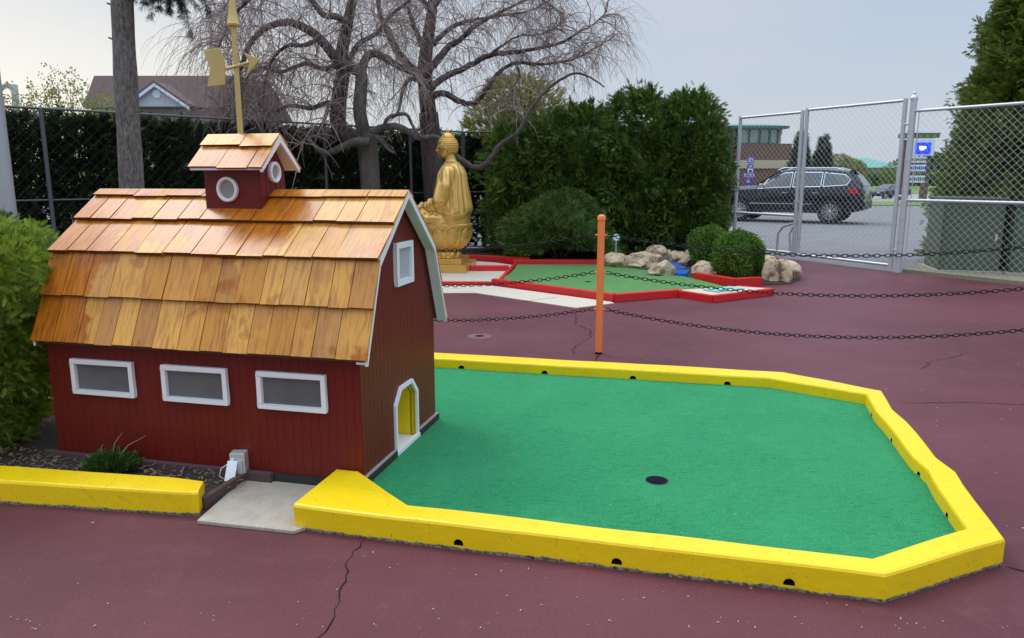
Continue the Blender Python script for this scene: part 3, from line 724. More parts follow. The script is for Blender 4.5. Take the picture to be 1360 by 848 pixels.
p_dir = [0, 0]
def shingle_row(p_low, p_high, a0, a1, lift, th=.017, over=0.0, wr=(.085, .165), parent=None, jig=.006, seed=1, mat='shingle', single=None):
    """tapered shingles; p_low/p_high = (b,z) of the butt and head lines"""
    rr = random.Random(seed); lo, hi = Vector((0, *p_low)), Vector((0, *p_high)); d = (lo-hi).normalized(); nrm = Vector((1, 0, 0)).cross(d)
    if nrm.z < 0: nrm = -nrm
    a = a0; big = MB(); p_dir[:] = [d.y, d.z]
    while a < a1-.001:
        w = rr.uniform(*wr)
        if a+w > a1-.06: w = a1-a
        g = .0017; j = rr.uniform(-jig, jig); t = th*rr.uniform(.85, 1.15); tl = rr.uniform(-.0015, .0025)
        q0 = lo+d*(over+j)+nrm*lift; h0 = hi+nrm*.001; sk = rr.uniform(-.002, .002)
        X = Vector((1, 0, 0)); ab, bb = a+g+sk, a+w-g+sk
        vs = [X*ab+q0, X*bb+q0+nrm*tl, X*(a+w-g)+h0, X*(a+g)+h0]; up = [vs[0]+nrm*t, vs[1]+nrm*t, vs[2]+nrm*.004, vs[3]+nrm*.004]
        fs = [(3, 2, 1, 0), (4, 5, 6, 7), (0, 1, 5, 4), (1, 2, 6, 5), (2, 3, 7, 6), (3, 0, 4, 7)]
        if single is None:
            ctr = sum((v for v in vs+up), Vector())/8
            loc = [v-ctr for v in vs+up]
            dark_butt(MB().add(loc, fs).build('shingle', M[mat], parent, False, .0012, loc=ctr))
        else: big.add(vs+up, fs)
        a += w
    if single is not None: big.build(single, M[mat], parent)
lerp2 = lambda p, q, t: (p[0]+(q[0]-p[0])*t, p[1]+(q[1]-p[1])*t)
E_, K_, R_ = (EB, EZ), (KB, KZ), (RB, RZ)
r3 = lerp2(E_, K_, .52); r1 = lerp2(K_, R_, .50)
TH = .018
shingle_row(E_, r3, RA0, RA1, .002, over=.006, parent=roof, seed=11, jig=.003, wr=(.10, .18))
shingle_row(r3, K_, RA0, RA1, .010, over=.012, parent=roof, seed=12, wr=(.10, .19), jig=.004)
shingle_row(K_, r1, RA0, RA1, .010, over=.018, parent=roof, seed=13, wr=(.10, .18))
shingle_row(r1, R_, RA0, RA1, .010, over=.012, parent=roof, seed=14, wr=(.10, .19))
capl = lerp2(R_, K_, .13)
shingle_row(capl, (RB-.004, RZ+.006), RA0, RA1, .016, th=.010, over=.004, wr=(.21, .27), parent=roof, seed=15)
mir = lambda p: (2*RB-p[0], p[1])
for k, (l_, h_, o_) in enumerate(((E_, r3, .016), (r3, K_, .012), (K_, r1, .018), (r1, R_, .012), (capl, (RB-.004, RZ+.006), .004))):
    shingle_row(mir(l_), mir(h_), RA0, RA1, .008, over=o_, parent=roof, seed=31+k, single='back_shingles')
# cupola
CA0, CA1, CB0, CB1, CZ0, CZ1, CR = -1.012, -.69, .36, .60, 1.27, 1.548, 1.70
CM = (CB0+CB1)/2
cup_ = thing('cupola', None, None); cup_.parent = barn
q = MB(); q.prism([(CA0, CB0, CZ0), (CA0, CB1, CZ0), (CA0, CB1, CZ1), (CA0, CM, CR-.012), (CA0, CB0, CZ1)], (CA1-CA0, 0, 0)); q.build('cupola_wall', M['barn'], cup_, False, .0015)
k = 0
for i in range(5):   # boards on the cupola's right face
    b0 = CB0+.002+i*(CB1-CB0)/5; b1 = CB0+(i+1)*(CB1-CB0)/5-.002
    hz = lambda b: CZ1+(CR-.014-CZ1)*(1-abs(b-CM)/(CB1-CM))
    cs = sorted([b0, b1]+([CM] if b0 < CM < b1 else []))
    MB().prism([(CA1+.001, b, CZ0+.03) for b in (cs[0], cs[-1])]+[(CA1+.001, b, hz(b)-.004) for b in cs[::-1]], (.006, 0, 0)).build('siding_board', M['barn'], cup_)
def porthole(c, ax, r):
    n = 28; q = MB(); vs = []; fs = []
    e1 = Vector((0, 1, 0)) if ax.x else Vector((1, 0, 0)); e2 = Vector((0, 0, 1))
    for rr, d in ((r, 0), (r, .016), (r-.004, .02), (r-.013, .02), (r-.016, .015), (r-.016, .001)):
        for k in range(n): t = 2*math.pi*k/n; vs.append(c+e1*math.cos(t)*rr+e2*math.sin(t)*rr*1.06+ax*d)
    for i in range(5):
        for k in range(n): fs.append((i*n+k, i*n+(k+1) % n, (i+1)*n+(k+1) % n, (i+1)*n+k))
    q.add(vs, fs); o = q.build('round_window_frame', M['white'], cup_, True)
    p_ = MB().add([c+ax*.004+e1*math.cos(2*math.pi*k/n)*(r-.012)+e2*math.sin(2*math.pi*k/n)*(r-.012) for k in range(n)], [tuple(range(n))]); p_.build('round_window_pane', simple('porthole_pane', (.30, .28, .25), .35, bump=0), cup_)
    bmx = bmesh.new(); bmx.from_mesh(o.data); bmesh.ops.recalc_face_normals(bmx, faces=bmx.faces[:]); bmx.to_mesh(o.data); bmx.free()
porthole(Vector((-.872, CB0-.001, 1.435)), Vector((0, -1, 0)), .061)
porthole(Vector((CA1+.007, CM+.005, 1.523)), Vector((1, 0, 0)), .052)
CE0, CEZ = CB0-.065, 1.545; CRA0, CRA1 = -1.055, -.625
for sgn in (1, -1):
    mm = (lambda p: p) if sgn == 1 else (lambda p: (2*CM-p[0], p[1]))
    ce, cr, cmid = (CE0, CEZ), (CM, CR+.012), lerp2((CE0, CEZ), (CM, CR+.012), .62)
    q = MB(); P = [mm(ce), mm(cr)]; q.prism([(CRA0+.01, *P[0]), (CRA0+.01, *P[1]), (CRA0+.01, P[1][0], P[1][1]-.012), (CRA0+.01, P[0][0], P[0][1]-.012)], (CRA1-CRA0-.028, 0, 0)); q.build('cupola_roof', M['white'], cup_)
    q = MB(); q.prism([(CRA1-.017, P[0][0], P[0][1]+.001), (CRA1-.017, P[1][0], P[1][1]+.001), (CRA1-.017, P[1][0], P[1][1]-.036), (CRA1-.017, P[0][0], P[0][1]-.022)], (.016, 0, 0)); q.build('cupola_trim', M['white'], cup_)
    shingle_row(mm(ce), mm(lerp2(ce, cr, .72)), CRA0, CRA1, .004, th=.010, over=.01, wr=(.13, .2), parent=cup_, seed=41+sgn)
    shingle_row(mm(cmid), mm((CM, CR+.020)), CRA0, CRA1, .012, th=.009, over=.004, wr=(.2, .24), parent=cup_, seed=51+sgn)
# weather vane
wv = thing('weather_vane', None, None); wv.parent = barn
VA = -.872
MB().lathe([(.0150, CR), (.0125, 2.30)], 14, (VA, .50, 0)).build('rod', M['vane'], wv, True)
MB().lathe([(.013, 2.262), (.032, 2.268), (.034, 2.277), (.030, 2.284), (.018, 2.36), (.006, 2.47), (.001, 2.49)], 16, (VA, .50, 0)).build('finial', M['vane'], wv, True)
dirv = Vector((.95, .20, .24)).normalized(); cz = Vector((VA, .487, 2.065))
MB().tube([cz-dirv*.07, cz+dirv*.12], .0075, 10).build('arrow_shaft', M['vane'], wv, True)
side = Vector((.6, .8, 0))
def plate(pts, base, name, ex=Vector((.96, .28, 0)).normalized()):
    n_ = ex.cross(Vector((0, 0, 1))).normalized(); q = MB(); q.prism([base+ex*x+Vector((0, 0, z)) for x, z in pts], n_*.014); return q.build(name, M['vane'], wv, False, .003)
tl = cz-dirv*.068
plate([(-.078, .085), (.010, .100), (.030, .028), (.022, -.085), (-.070, -.098), (-.048, -.004)], tl+Vector((-.012, 0, .01)), 'arrow_tail')
hd = cz+dirv*.095
plate([(-.038, .045), (.048, .012), (-.030, -.070), (-.008, .0)], hd, 'arrow_head')
# ================================================================== SMALL THINGS NEAR THE BARN
ob = thing('outlet_box', 'grey weatherproof outlet box with open white cover, on the slab edge by the barn', 'outlet box', (-1.355, 3.545, .03), YAW+.25)
MB().box((0, 0, .075), (.075, .06, .115)).build('box_body', M['greybox'], ob, False, .006)
MB().box((-.022, -.034, .085), (.02, .004, .05)).build('socket_plate', M['whitebox'], ob, False, .001)
MB().box((.012, -.036, .06), (.03, .010, .075)).build('side_plate', M['greybox'], ob, False, .003)
MB().box((0, 0, 0), (.052, .008, .10), Euler((R(-28), 0, R(-8))).to_matrix()).build('flap_cover', M['whitebox'], ob, False, .003, loc=(-.022, -.058, .052))
MB().tube([(-.04, -.02, .08), (-.075, -.04, .06), (-.085, -.05, .025), (-.06, -.05, .005), (-.03, -.045, .012)], .0035, 6).build('cable', M['greybox'], ob, True)

pl = thing('perennial_plant', 'low green leafy clump with dry stems in the mulch bed before the barn', 'plant', (-2.03, 3.615, .03))
rs_ = np.random.RandomState(9); n = 420
th = rs_.rand(n)*6.283; rr = rs_.rand(n)**.6*.085; h_ = rs_.rand(n)*.075*(1-rr/.14)
pp = np.stack([rr*np.cos(th)*1.25, rr*np.sin(th), h_], 1); dd = np.stack([np.cos(th)*rr*9, np.sin(th)*rr*9, .55+rs_.rand(n)*.5], 1)+rs_.normal(size=(n, 3))*.2
leaf_mesh('leaves', pp, dd, .045+rs_.rand(n)*.035, np.array([[[0, -.10, 0], [.55, -.16, .05], [1, 0, -.06]], [[0, -.1, 0], [1, 0, -.06], [.55, .16, .05]], [[0, -.1, 0], [.55, .16, .05], [0, .1, 0]]]), M['leaf_plant'], pl, .5)
for a, b_ in (((.02, 0, .05), (.16, .05, .17)), ((.0, 0, .05), (.06, .02, .20)), ((-.05, 0, .03), (-.04, .01, .14)), ((-.06, 0, .02), (-.12, -.01, .09))):
    a, b_ = Vector(a), Vector(b_); MB().tube([a, a.lerp(b_, .5)+Vector((-.01, 0, .02)), b_], [.0025, .002, .001], 5).build('dry_stem', M['deadstem'], pl)

# foreground clipped arborvitae
sh = thing('arborvitae_shrub', 'bright green clipped arborvitae shrub at the left end of the barn', 'shrub', (-3.12, 4.0, 0))
profS = lambda t: .62*(.54+.46*math.sin(min(1, t*1.7)*math.pi/2))*(1 if t < .82 else math.sqrt(max(.02, 1-((t-.82)/.2)**2)))
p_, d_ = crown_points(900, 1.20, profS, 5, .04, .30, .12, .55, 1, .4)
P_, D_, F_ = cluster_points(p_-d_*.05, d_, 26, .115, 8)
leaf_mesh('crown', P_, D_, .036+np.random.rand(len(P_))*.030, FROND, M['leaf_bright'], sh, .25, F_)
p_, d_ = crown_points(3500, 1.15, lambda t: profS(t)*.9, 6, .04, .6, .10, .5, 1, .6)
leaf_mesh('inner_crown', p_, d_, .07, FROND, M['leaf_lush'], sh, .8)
st = MB()
for k in range(5): a = k*1.26; st.tube([(0.05*math.cos(a), .05*math.sin(a), 0), (.12*math.cos(a), .12*math.sin(a), .5), (.2*math.cos(a), .2*math.sin(a), 1.0)], [.025, .02, .008], 6)
st.build('stem', M['bark_dark'], sh, True)
sh2 = thing('arborvitae_shrub', 'low dark arborvitae shrub behind the bright shrub left of the barn', 'shrub', (-4.2, 5.6, 0))
p_, d_ = crown_points(5000, 1.25, lambda t: .8*math.sqrt(max(.03, 1-t**2.4)), 6, .04, .5, .12, .6)
leaf_mesh('crown', p_, d_, .08+np.random.rand(len(p_))*.05, FROND, M['leaf_lush'], sh2, .6)

# grit and leaf crumbs scattered on the court and carpet
gr = MB(); rs2 = random.Random(77)
for i in range(900):
    y = 2.3+rs2.random()**1.4*9; x = rs2.uniform(-.75, .75)*y; q = Vector((x, y, 0))-A0; a, b = q.dot(UX), q.dot(UY)
    if -.2 < a < 2.85 and -.5 < b < 2.5:
        if rs2.random() > .12 or not (.1 < a < 2.5 and -.2 < b < 2.1): continue
        z = ZC+.001
    elif a < 0.1 and -1.0 < b < 2.6: continue
    elif y > 8.4 and x < 4: continue
    else: z = .001
    s = rs2.uniform(.0016, .0048); gr.box((x, y, z+s*.3), (s*rs2.uniform(1, 2.4), s, s*.6), Euler((rs2.uniform(-.4, .4), rs2.uniform(-.4, .4), rs2.uniform(0, 6))).to_matrix())
tag(gr.build('grit', simple('pale_grit', (.36, .30, .25), .9, var=.4, bump=0)), 'tiny grit and crumbs scattered over the court', 'grit', kind='stuff')

# ================================================================== ORANGE POST AND CHAINS
CD = Vector((.9717, -.2363, 0)); P0 = Vector((.747, 6.327, 0))
ZS = (1.02, .705, .39)
def chain_post(loc, label):
    t = thing('chain_post', label, 'post', loc, 0, 'orange chain posts')
    MB().lathe([(.030, 0), (.030, 1.15)], 20).build('post', M['orange'], t, True)
    MB().lathe([(.0315, 0.0), (.0315, .018)], 20).build('base_scuff', M['crack'], t, True)
    MB().lathe([(.0355, 1.145), (.036, 1.168), (.029, 1.182), (.012, 1.190), (.001, 1.191)], 20).build('cap', M['orange'], t, True)
    for z in ZS:
        for s in (1, -1): MB().tube([CD*s*.027+Vector((0, 0, z)), CD*s*.052+Vector((0, 0, z))], .0065, 8).build('eye_bolt', M['orange'], t, True)
    return t
chain_post(P0, 'orange round post carrying three black chains, behind the yellow border')
lm = MB(); K = 14; ring = []
for k in range(K):
    a = 2*math.pi*k/K; cx = .0105*(1 if math.cos(a) > 0 else -1); ring.append(Vector((cx+.0118*math.cos(a), .0118*math.sin(a), 0)))
lv = []; lf = []
for k in range(K):
    t = (ring[(k+1) % K]-ring[k-1]).normalized(); nn = Vector((t.y, -t.x, 0))
    for m_ in range(5): g = 2*math.pi*m_/5; lv.append(ring[k]+nn*math.cos(g)*.0036+Vector((0, 0, 1))*math.sin(g)*.0036)
for k in range(K):
    for m_ in range(5): lf.append((k*5+m_, k*5+(m_+1) % 5, ((k+1) % K)*5+(m_+1) % 5, ((k+1) % K)*5+m_))
lme = bpy.data.meshes.new('chain_link'); lme.from_pydata([tuple(v) for v in lv], [], [f[::-1] for f in lf]); lme.materials.append(M['black'])
lme.polygons.foreach_set('use_smooth', [True]*len(lme.polygons))
def chain(s, e, sag, label, group, upto=1.0):
    t = thing('chain', label, 'chain', s, 0, group)
    e = e-s; N = 400; pts = [e*(i/N)-Vector((0, 0, sag*4*(i/N)*(1-i/N))) for i in range(N+1)]
    pitch = .0385; acc = 0; nxt = pitch/2; k = 0; tot = 0
    for i in range(N):
        seg = (pts[i+1]-pts[i]); l = seg.length
        while nxt <= acc+l:
            p = pts[i]+seg*((nxt-acc)/l)
            if i/N > upto: return t
            o = bpy.data.objects.new('link', lme); COL.objects.link(o); o.parent = t; o.location = p
            q = seg.normalized().to_track_quat('X', 'Z').to_matrix() @ Matrix.Rotation(R(8+random.uniform(-10, 10)) if k % 2 else R(90+random.uniform(-10, 10)), 3, 'X')
            o.rotation_euler = q.to_euler(); k += 1; nxt += pitch
        acc += l
    return t
PR = P0+CD*3.36; PL = P0-CD*3.3
chain_post(PR, 'orange round post at the far right end of the chains'); chain_post(PL, 'orange round post hidden behind the barn at the left end of the chains')
for z, nm, sg in zip(ZS, ('topmost', 'middle', 'lowest'), (.13, .13, .15)):
    chain(P0+CD*.05+Vector((0, 0, z)), PR+Vector((0, 0, z)), sg, f'{nm} black chain running from the orange post towards the gate side', 'chains right of the orange post')
    chain(P0-CD*.05+Vector((0, 0, z)), PL+Vector((0, 0, z)), .165, f'{nm} black chain running from the orange post behind the barn', 'chains left of the orange post')

# ================================================================== SECOND HOLE WITH RED BOARDS
def timber(p, q, name, label, w=.09, h=.095, z=0, mat='red', cat='board'):
    p, q = Vector((*p, z)), Vector((*q, z)); d = q-p; o = MB().box((0, 0, h/2), (d.length, w, h)).build(name, M[mat], None, False, .006)
    o.location = (p+q)/2; o.rotation_euler = (0, 0, math.atan2(d.y, d.x)); return tag(o, label, cat, None)
o2 = tag(MB().slab([(-.17, 10.5), (1.25, 9.1), (2.13, 9.48), (2.97, 9.86), (2.66, 10.95), (2.5, 11.45), (2.2, 12.2), (1.55, 12.75), (.08, 12.75), (.05, 12.2)], 0, .035).build('putting_green', M['carpet2']), 'faded green putting carpet framed by red boards, beside the rocks', 'putting green')
G2 = 'red boards round the second hole'
timber((-.26, 10.50), (1.262, 9.075), 'red_board', 'long red board along the front of the faded green carpet'); timber((1.235, 9.075), (2.13, 9.475), 'red_board', 'short red board right of the long front board, before the rocks')
bm_ = timber((2.10, 9.46), (2.44, 9.02), 'red_board', 'red board along the left edge of the tee with teal mat', .07, .087); timber((2.42, 9.02), (3.36, 9.62), 'red_board', 'red board along the front edge of the tee with teal mat', .07, .087)
timber((3.34, 9.64), (2.99, 9.86), 'red_board', 'short red board closing the right end of the tee', .07, .085)
timber((2.70, 10.99), (3.10, 10.30), 'red_board', 'red board against the round bushes behind the tee', .11, .12); timber((3.06, 10.33), (3.48, 10.50), 'red_board', 'short red board under the nearest round bush', .11, .118)
timber((.02, 12.80), (1.60, 12.80), 'red_board', 'long red board along the back of the faded green carpet', .09, .11); timber((-.82, 13.55), (.30, 13.02), 'red_board', 'red board behind the statue plinth, farthest back', .11, .12)
timber((.05, 12.74), (-.19, 10.56), 'red_board', 'red board between beige tee and faded green carpet', .05, .06); timber((-1.9, 10.50), (-.27, 10.47), 'red_board', 'low red board edging the beige tee before the statue', .07, .055)
timber((-.66, 11.95), (-.05, 11.95), 'red_board', 'thick red board beside the gold plinth', .16, .105)
tag(MB().slab([(2.13, 9.50), (2.46, 9.07), (3.32, 9.63), (2.97, 9.83)], .0, .082).build('tee_slab', M['beige']), 'beige concrete tee with teal mat by the round bushes', 'tee slab')
tm = MB().box((0, 0, .008), (.50, .24, .016)).build('tee_mat', M['teal'], None, False, .004); tm.location = (2.70, 9.50, .083); tm.rotation_euler = (0, 0, R(33)); tag(tm, 'small teal tee mat on beige slab', 'mat')
structure(MB().slab([(-2.6, 10.45), (-.30, 10.45), (-.10, 11.0), (.02, 12.7), (-.3, 13.1), (-.85, 13.45), (-2.6, 13.2)], 0, .03).build('concrete_pad', M['beige']))
structure(MB().slab([(-3.0, 9.74), (-.473, 9.74), (.74, 8.60), (1.23, 8.93), (1.20, 9.03), (-.30, 10.42), (-3.0, 10.42)], 0, .008).build('concrete_path', M['beige']))
MB().box((.35, 9.2, .0085), (.5, .008, .002), Euler((0, 0, R(35))).to_matrix()).build('path_joint', M['crack'], bpy.data.objects['concrete_path'])
pw = tag(MB().slab([(2.42, 11.62), (2.50, 11.20), (2.62, 11.24), (2.80, 11.75), (2.78, 12.9), (2.5, 12.9)], .0, .075).build('blue_channel', M['blue'], None, False, .01), 'bright blue painted water channel between the rocks', 'water channel')
cu = MB().lathe([(.05, .036), (.05, .037)], 16, (1.08, 10.6, 0)); cu.build('hole_cup', M['crack'], o2)

# rocks
def rock(seed, loc, size, rz, label):
    rr = random.Random(seed); bm = bmesh.new(); bmesh.ops.create_icosphere(bm, subdivisions=4, radius=1)
    planes = [(Vector((rr.gauss(0, 1), rr.gauss(0, 1), rr.gauss(0, .8))).normalized(), rr.uniform(.55, .9)) for _ in range(11)]
    off = Vector((seed*3.7, seed*1.3, 0))
    for v in bm.verts:
        p = v.co.copy()
        for n_, d in planes:
            e = p.dot(n_)-d
            if e > 0: p -= n_*e*.97
        p += p.normalized()*(.13*noise.noise(p*1.8+off)+.08*abs(noise.noise(p*4+off))+.045*noise.noise(p*9+off))
        v.co = Vector((p.x*size[0], p.y*size[1], max(p.z, -.6)*size[2]+size[2]*.5))
    me = bpy.data.meshes.new('rock'); bm.to_mesh(me); bm.free()
    o = link('rock', me, M['rock'], None, 'all'); o.location = loc; o.rotation_euler = (0, 0, rz)
    return tag(o, label, 'rock', 'tan rocks edging the second hole')
RK = [((1.80, 12.55), (.20, .22, .22), 'tan rock just right of the orange post, at the back corner of the faded carpet'), ((2.03, 12.35), (.16, .15, .12), 'small low tan rock in front of the leftmost rocks'),
      ((2.12, 12.55), (.22, .2, .24), 'broad pinkish tan rock second from the orange post'), ((2.34, 12.15), (.17, .18, .20), 'tan rock third from the orange post'),
      ((2.42, 12.75), (.21, .2, .27), 'tall pale rock standing behind the others left of the blue channel'), ((2.27, 11.40), (.175, .15, .19), 'rounded rock standing just left of the blue channel'),
      ((2.66, 13.05), (.18, .2, .23), 'dark grey rock at the head of the blue channel'), ((2.88, 13.0), (.15, .2, .20), 'grey rock behind the right bank of the blue channel'),
      ((2.98, 12.55), (.19, .18, .22), 'tall tan rock right of the blue channel'), ((2.87, 11.30), (.15, .12, .14), 'small tan rock at the mouth of the blue channel'),
      ((3.02, 11.70), (.25, .18, .18), 'flat pale rock left of the round bushes'), ((3.22, 11.35), (.14, .14, .10), 'small pale rock beneath the round bushes'),
      ((3.72, 10.80), (.15, .17, .24), 'tall cream rock beside the right round bush'), ((3.90, 10.85), (.14, .16, .23), 'leaning pinkish rock in the cluster by the gate'),
      ((4.10, 11.2), (.17, .18, .20), 'tan rock at the right end of the cluster by the gate'), ((3.86, 11.3), (.19, .17, .25), 'tan rock at the back of the cluster by the gate'), ((4.27, 11.45), (.12, .14, .15), 'smallest rock at the far right by the gate')]
for i, ((x, y), s, l) in enumerate(RK): rock(i+20, (x, y, .0), (s[0]*1.32, s[1]*1.2, s[2]*.92), i*1.3, l)

# two boxwoods
def ball_bush(loc, r, h, seed, label):
    t = thing('boxwood_bush', label, 'bush', loc, 0, 'two round clipped bushes')
    p_, d_ = crown_points(6500, h, lambda q: r*(1-abs(2*q-.95)**2.6)**.5 if abs(2*q-.95) < 1 else .02, seed, .03, .45, .15, .45, 1, .5)
    leaf_mesh('crown', p_, d_, .05+np.random.rand(len(p_))*.04, LEAF_S, M['leaf_box'], t, .8)
    s = MB()
    for k in range(4): s.tube([(.03*math.cos(k*1.6), .03*math.sin(k*1.6), 0), (.14*math.cos(k*1.6), .14*math.sin(k*1.6), h*.6)], [.018, .008], 6)
    s.build('stem', M['bark_dark'], t, True)
ball_bush((3.30, 10.98, 0), .35, .70, 3, 'larger round clipped boxwood, in front beside the tan rocks')
ball_bush((3.20, 12.1, 0), .34, .70, 4, 'round clipped boxwood standing behind the larger one')

# stake sign
sg = thing('stake_sign', 'small round white disc on a thin stake behind the rocks', 'marker', (1.74, 12.6, 0))
MB().tube([(0, 0, 0), (0, 0, .5)], .008, 6).build('stake', M['galv'], sg)
q = MB().lathe([(.075, -.006), (.075, .006)], 20); q.v = [(x, z, y+.50) for x, y, z in q.v]; q.build('green_rim', M['greenmetal'], sg)
q = MB().lathe([(.055, .006), (.055, .010)], 20); q.v = [(x, -z, y+.505) for x, y, z in q.v]; q.build('disc', M['signwhite'], sg)

# ================================================================== STATUE
SX, SY = -1.08, 12.0
stt = thing('seated_statue', 'gold seated robed statue on a lotus pedestal, in profile facing the barn side', 'statue', (SX, SY, .03), R(-7))
def remesh(bm, vox, name, smooth_it=3):
    me = bpy.data.meshes.new(name); bm.to_mesh(me); bm.free(); o = bpy.data.objects.new(name, me); COL.objects.link(o)
    md = o.modifiers.new('r', 'REMESH'); md.mode = 'VOXEL'; md.voxel_size = vox
    ms = o.modifiers.new('s', 'SMOOTH'); ms.iterations = smooth_it; ms.factor = .5
    dg = bpy.context.evaluated_depsgraph_get(); m2 = bpy.data.meshes.new_from_object(o.evaluated_get(dg)); bpy.data.objects.remove(o); m2.name = name; m2.materials.clear()
    return m2
def ell(bm, c, r, rot=None, seg=24):
    m_ = Matrix.Translation(c) @ (rot.to_matrix().to_4x4() if rot else Matrix.Identity(4)) @ Matrix.Diagonal((*r, 1))
    bmesh.ops.create_uvsphere(bm, u_segments=seg, v_segments=seg//2, radius=1, matrix=m_)
def loft(bm, rings):
    rv = [[bm.verts.new(p) for p in r] for r in rings]; n_ = len(rv[0])
    for a, b_ in zip(rv, rv[1:]):
        for k in range(n_): bm.faces.new((a[k], a[(k+1) % n_], b_[(k+1) % n_], b_[k]))
    bm.faces.new(rv[0][::-1]); bm.faces.new(rv[-1])
def chainlimb(bm, pts, rad, n_=16):
    q = MB().tube(pts, rad, n_); vv = [bm.verts.new(p) for p in q.v]
    for f in q.f:
        bm.faces.new([vv[i] for i in f])
    for p, r in zip(pts, rad): ell(bm, p, (r, r, r), None, 16)
bm = bmesh.new()
# torso cloaked in a robe
tor = [(.88, .13, .285, .42), (.91, .13, .315, .44), (.97, .13, .315, .44), (1.10, .13, .29, .41), (1.25, .13, .265, .38), (1.40, .13, .24, .345), (1.52, .135, .215, .315), (1.60, .14, .185, .27), (1.66, .14, .145, .20), (1.70, .135, .11, .13)]
rings = []
for z, cx, rx, ry in tor:
    rings.append([Vector((cx+rx*math.cos(t)*(1 if math.cos(t) > 0 else .86), ry*math.sin(t), z+max(0, (1.3-z)/.42)*(.20*max(0, -math.cos(t)-.1)-.035*abs(math.sin(t))+.03*math.cos(3*t)))) for t in [2*math.pi*k/48 for k in range(48)]])
loft(bm, rings)
loft(bm, [[Vector((cx+rx*math.cos(t), ry*math.sin(t), z)) for t in [2*math.pi*k/40 for k in range(40)]] for z, cx, rx, ry in [(.70, -.01, .435, .44), (.78, 0, .43, .44), (.86, .02, .40, .42), (.95, .06, .33, .38), (1.1, .1, .22, .3)]])
ell(bm, (-.10, 0, .84), (.40, .46, .15)); ell(bm, (-.30, -.27, .85), (.27, .20, .125), Euler((0, 0, R(28)))); ell(bm, (-.30, .27, .85), (.27, .20, .125), Euler((0, 0, R(-28))))
for s in (-1, 1):
    chainlimb(bm, [(.14, s*.27, 1.54), (.10, s*.37, 1.32), (.03, s*.41, 1.10), (-.14, s*.32, 1.01), (-.28, s*.14, .99)], [.105, .115, .112, .095, .05])
    ell(bm, (.02, s*.36, 1.02), (.20, .085, .12), Euler((0, R(22), 0)))
# hands resting in the lap: palm and fingers
ell(bm, (-.34, -.02, .985), (.085, .10, .032)); 
for k in range(4): chainlimb(bm, [(-.33-.012*k, -.08+.0, 1.0-.0*k), (-.37-.016*k, .0, 1.012-.008*k), (-.36-.016*k, .085, 1.005-.008*k)], [.017, .016, .012], 8)
chainlimb(bm, [(-.36, -.06, 1.01), (-.345, -.02, 1.05), (-.34, .02, 1.055)], [.018, .015, .012], 8)
ell(bm, (-.47, -.10, .88), (.13, .07, .05), Euler((0, 0, R(35)))); ell(bm, (-.47, .12, .86), (.13, .07, .05), Euler((0, 0, R(-35))))
# neck and head
chainlimb(bm, [(.135, 0, 1.64), (.12, 0, 1.74), (.10, 0, 1.82)], [.105, .088, .085])
ell(bm, (.075, 0, 1.925), (.150, .128, .165), None, 32); ell(bm, (.03, 0, 1.835), (.105, .098, .085)); ell(bm, (-.045, 0, 1.785), (.04, .045, .03))
m2 = remesh(bm, .012, 'body', 14)
# vertical drapery folds on the robe
bm = bmesh.new(); bm.from_mesh(m2); bm.normal_update()
for v in bm.verts:
    z = v.co.z
    if .92 < z < 1.63:
        a = math.atan2(v.co.y, v.co.x-.12); wz = min(1, (1.66-z)/.15)*min(1, (z-.90)/.10)
        ph = 1.6*noise.noise((v.co.x*2, v.co.y*2, z*1.3))+(z-1.2)*1.6*(1 if v.co.y < 0 else -1)
        f = abs(math.sin(a*9.5+ph*1.5)); g = abs(math.sin(a*17+ph*2+1))
        v.co += v.normal*wz*(.034*(f-.5)+.014*(g-.5))
    elif z <= .92:
        v.co += v.normal*.010*math.sin(v.co.x*26+v.co.y*9*(1 if v.co.y < 0 else -1)+2*noise.noise(v.co*3))
bm.to_mesh(m2); bm.free()
body = link('body', m2, M['gold'], stt, 'all')
# face
bm = bmesh.new()
ell(bm, (-.072, 0, 1.895), (.022, .017, .05), Euler((0, R(14), 0))); ell(bm, (-.088, 0, 1.868), (.022, .022, .014))
ell(bm, (-.066, 0, 1.835), (.022, .034, .0085)); ell(bm, (-.062, 0, 1.820), (.020, .028, .009))
for s in (-1, 1):
    ell(bm, (-.050, s*.050, 1.915), (.020, .030, .0115)); ell(bm, (-.055, s*.052, 1.938), (.020, .04, .007), Euler((R(s*-10), 0, 0)))
me = bpy.data.meshes.new('face'); bm.to_mesh(me); bm.free(); link('face', me, M['gold'], stt, 'all')
for s in (-1, 1):
    bm = bmesh.new(); ell(bm, (.075, s*.128, 1.90), (.035, .014, .055)); ell(bm, (.062, s*.126, 1.825), (.018, .012, .06)); ell(bm, (.07, s*.137, 1.905), (.018, .012, .03))
    me = bpy.data.meshes.new('ear'); bm.to_mesh(me); bm.free(); link('ear', me, M['gold'], stt, 'all')
bm = bmesh.new()
def hairtop(th_, ph): return Vector((.083+.160*math.cos(ph)*math.cos(th_), .139*math.cos(ph)*math.sin(th_), 1.93+.170*math.sin(ph)))
hm = MB(); nu, nv = 40, 14; vs = []; fs = []
for j in range(nv+1):
    for k in range(nu):
        t = 2*math.pi*k/nu; lowp = .36*(math.cos(t) < -.35)+(-.62)*(math.cos(t) >= .1)+(-.05)*(-.35 <= math.cos(t) < .1)
        vs.append(hairtop(t, lowp+(math.pi/2-lowp)*j/nv))
for j in range(nv):
    for k in range(nu): fs.append((j*nu+k, j*nu+(k+1) % nu, (j+1)*nu+(k+1) % nu, (j+1)*nu+k))
hair = hm.add(vs, fs).build('hair', M['gold'], stt, 'all')
cu = MB()
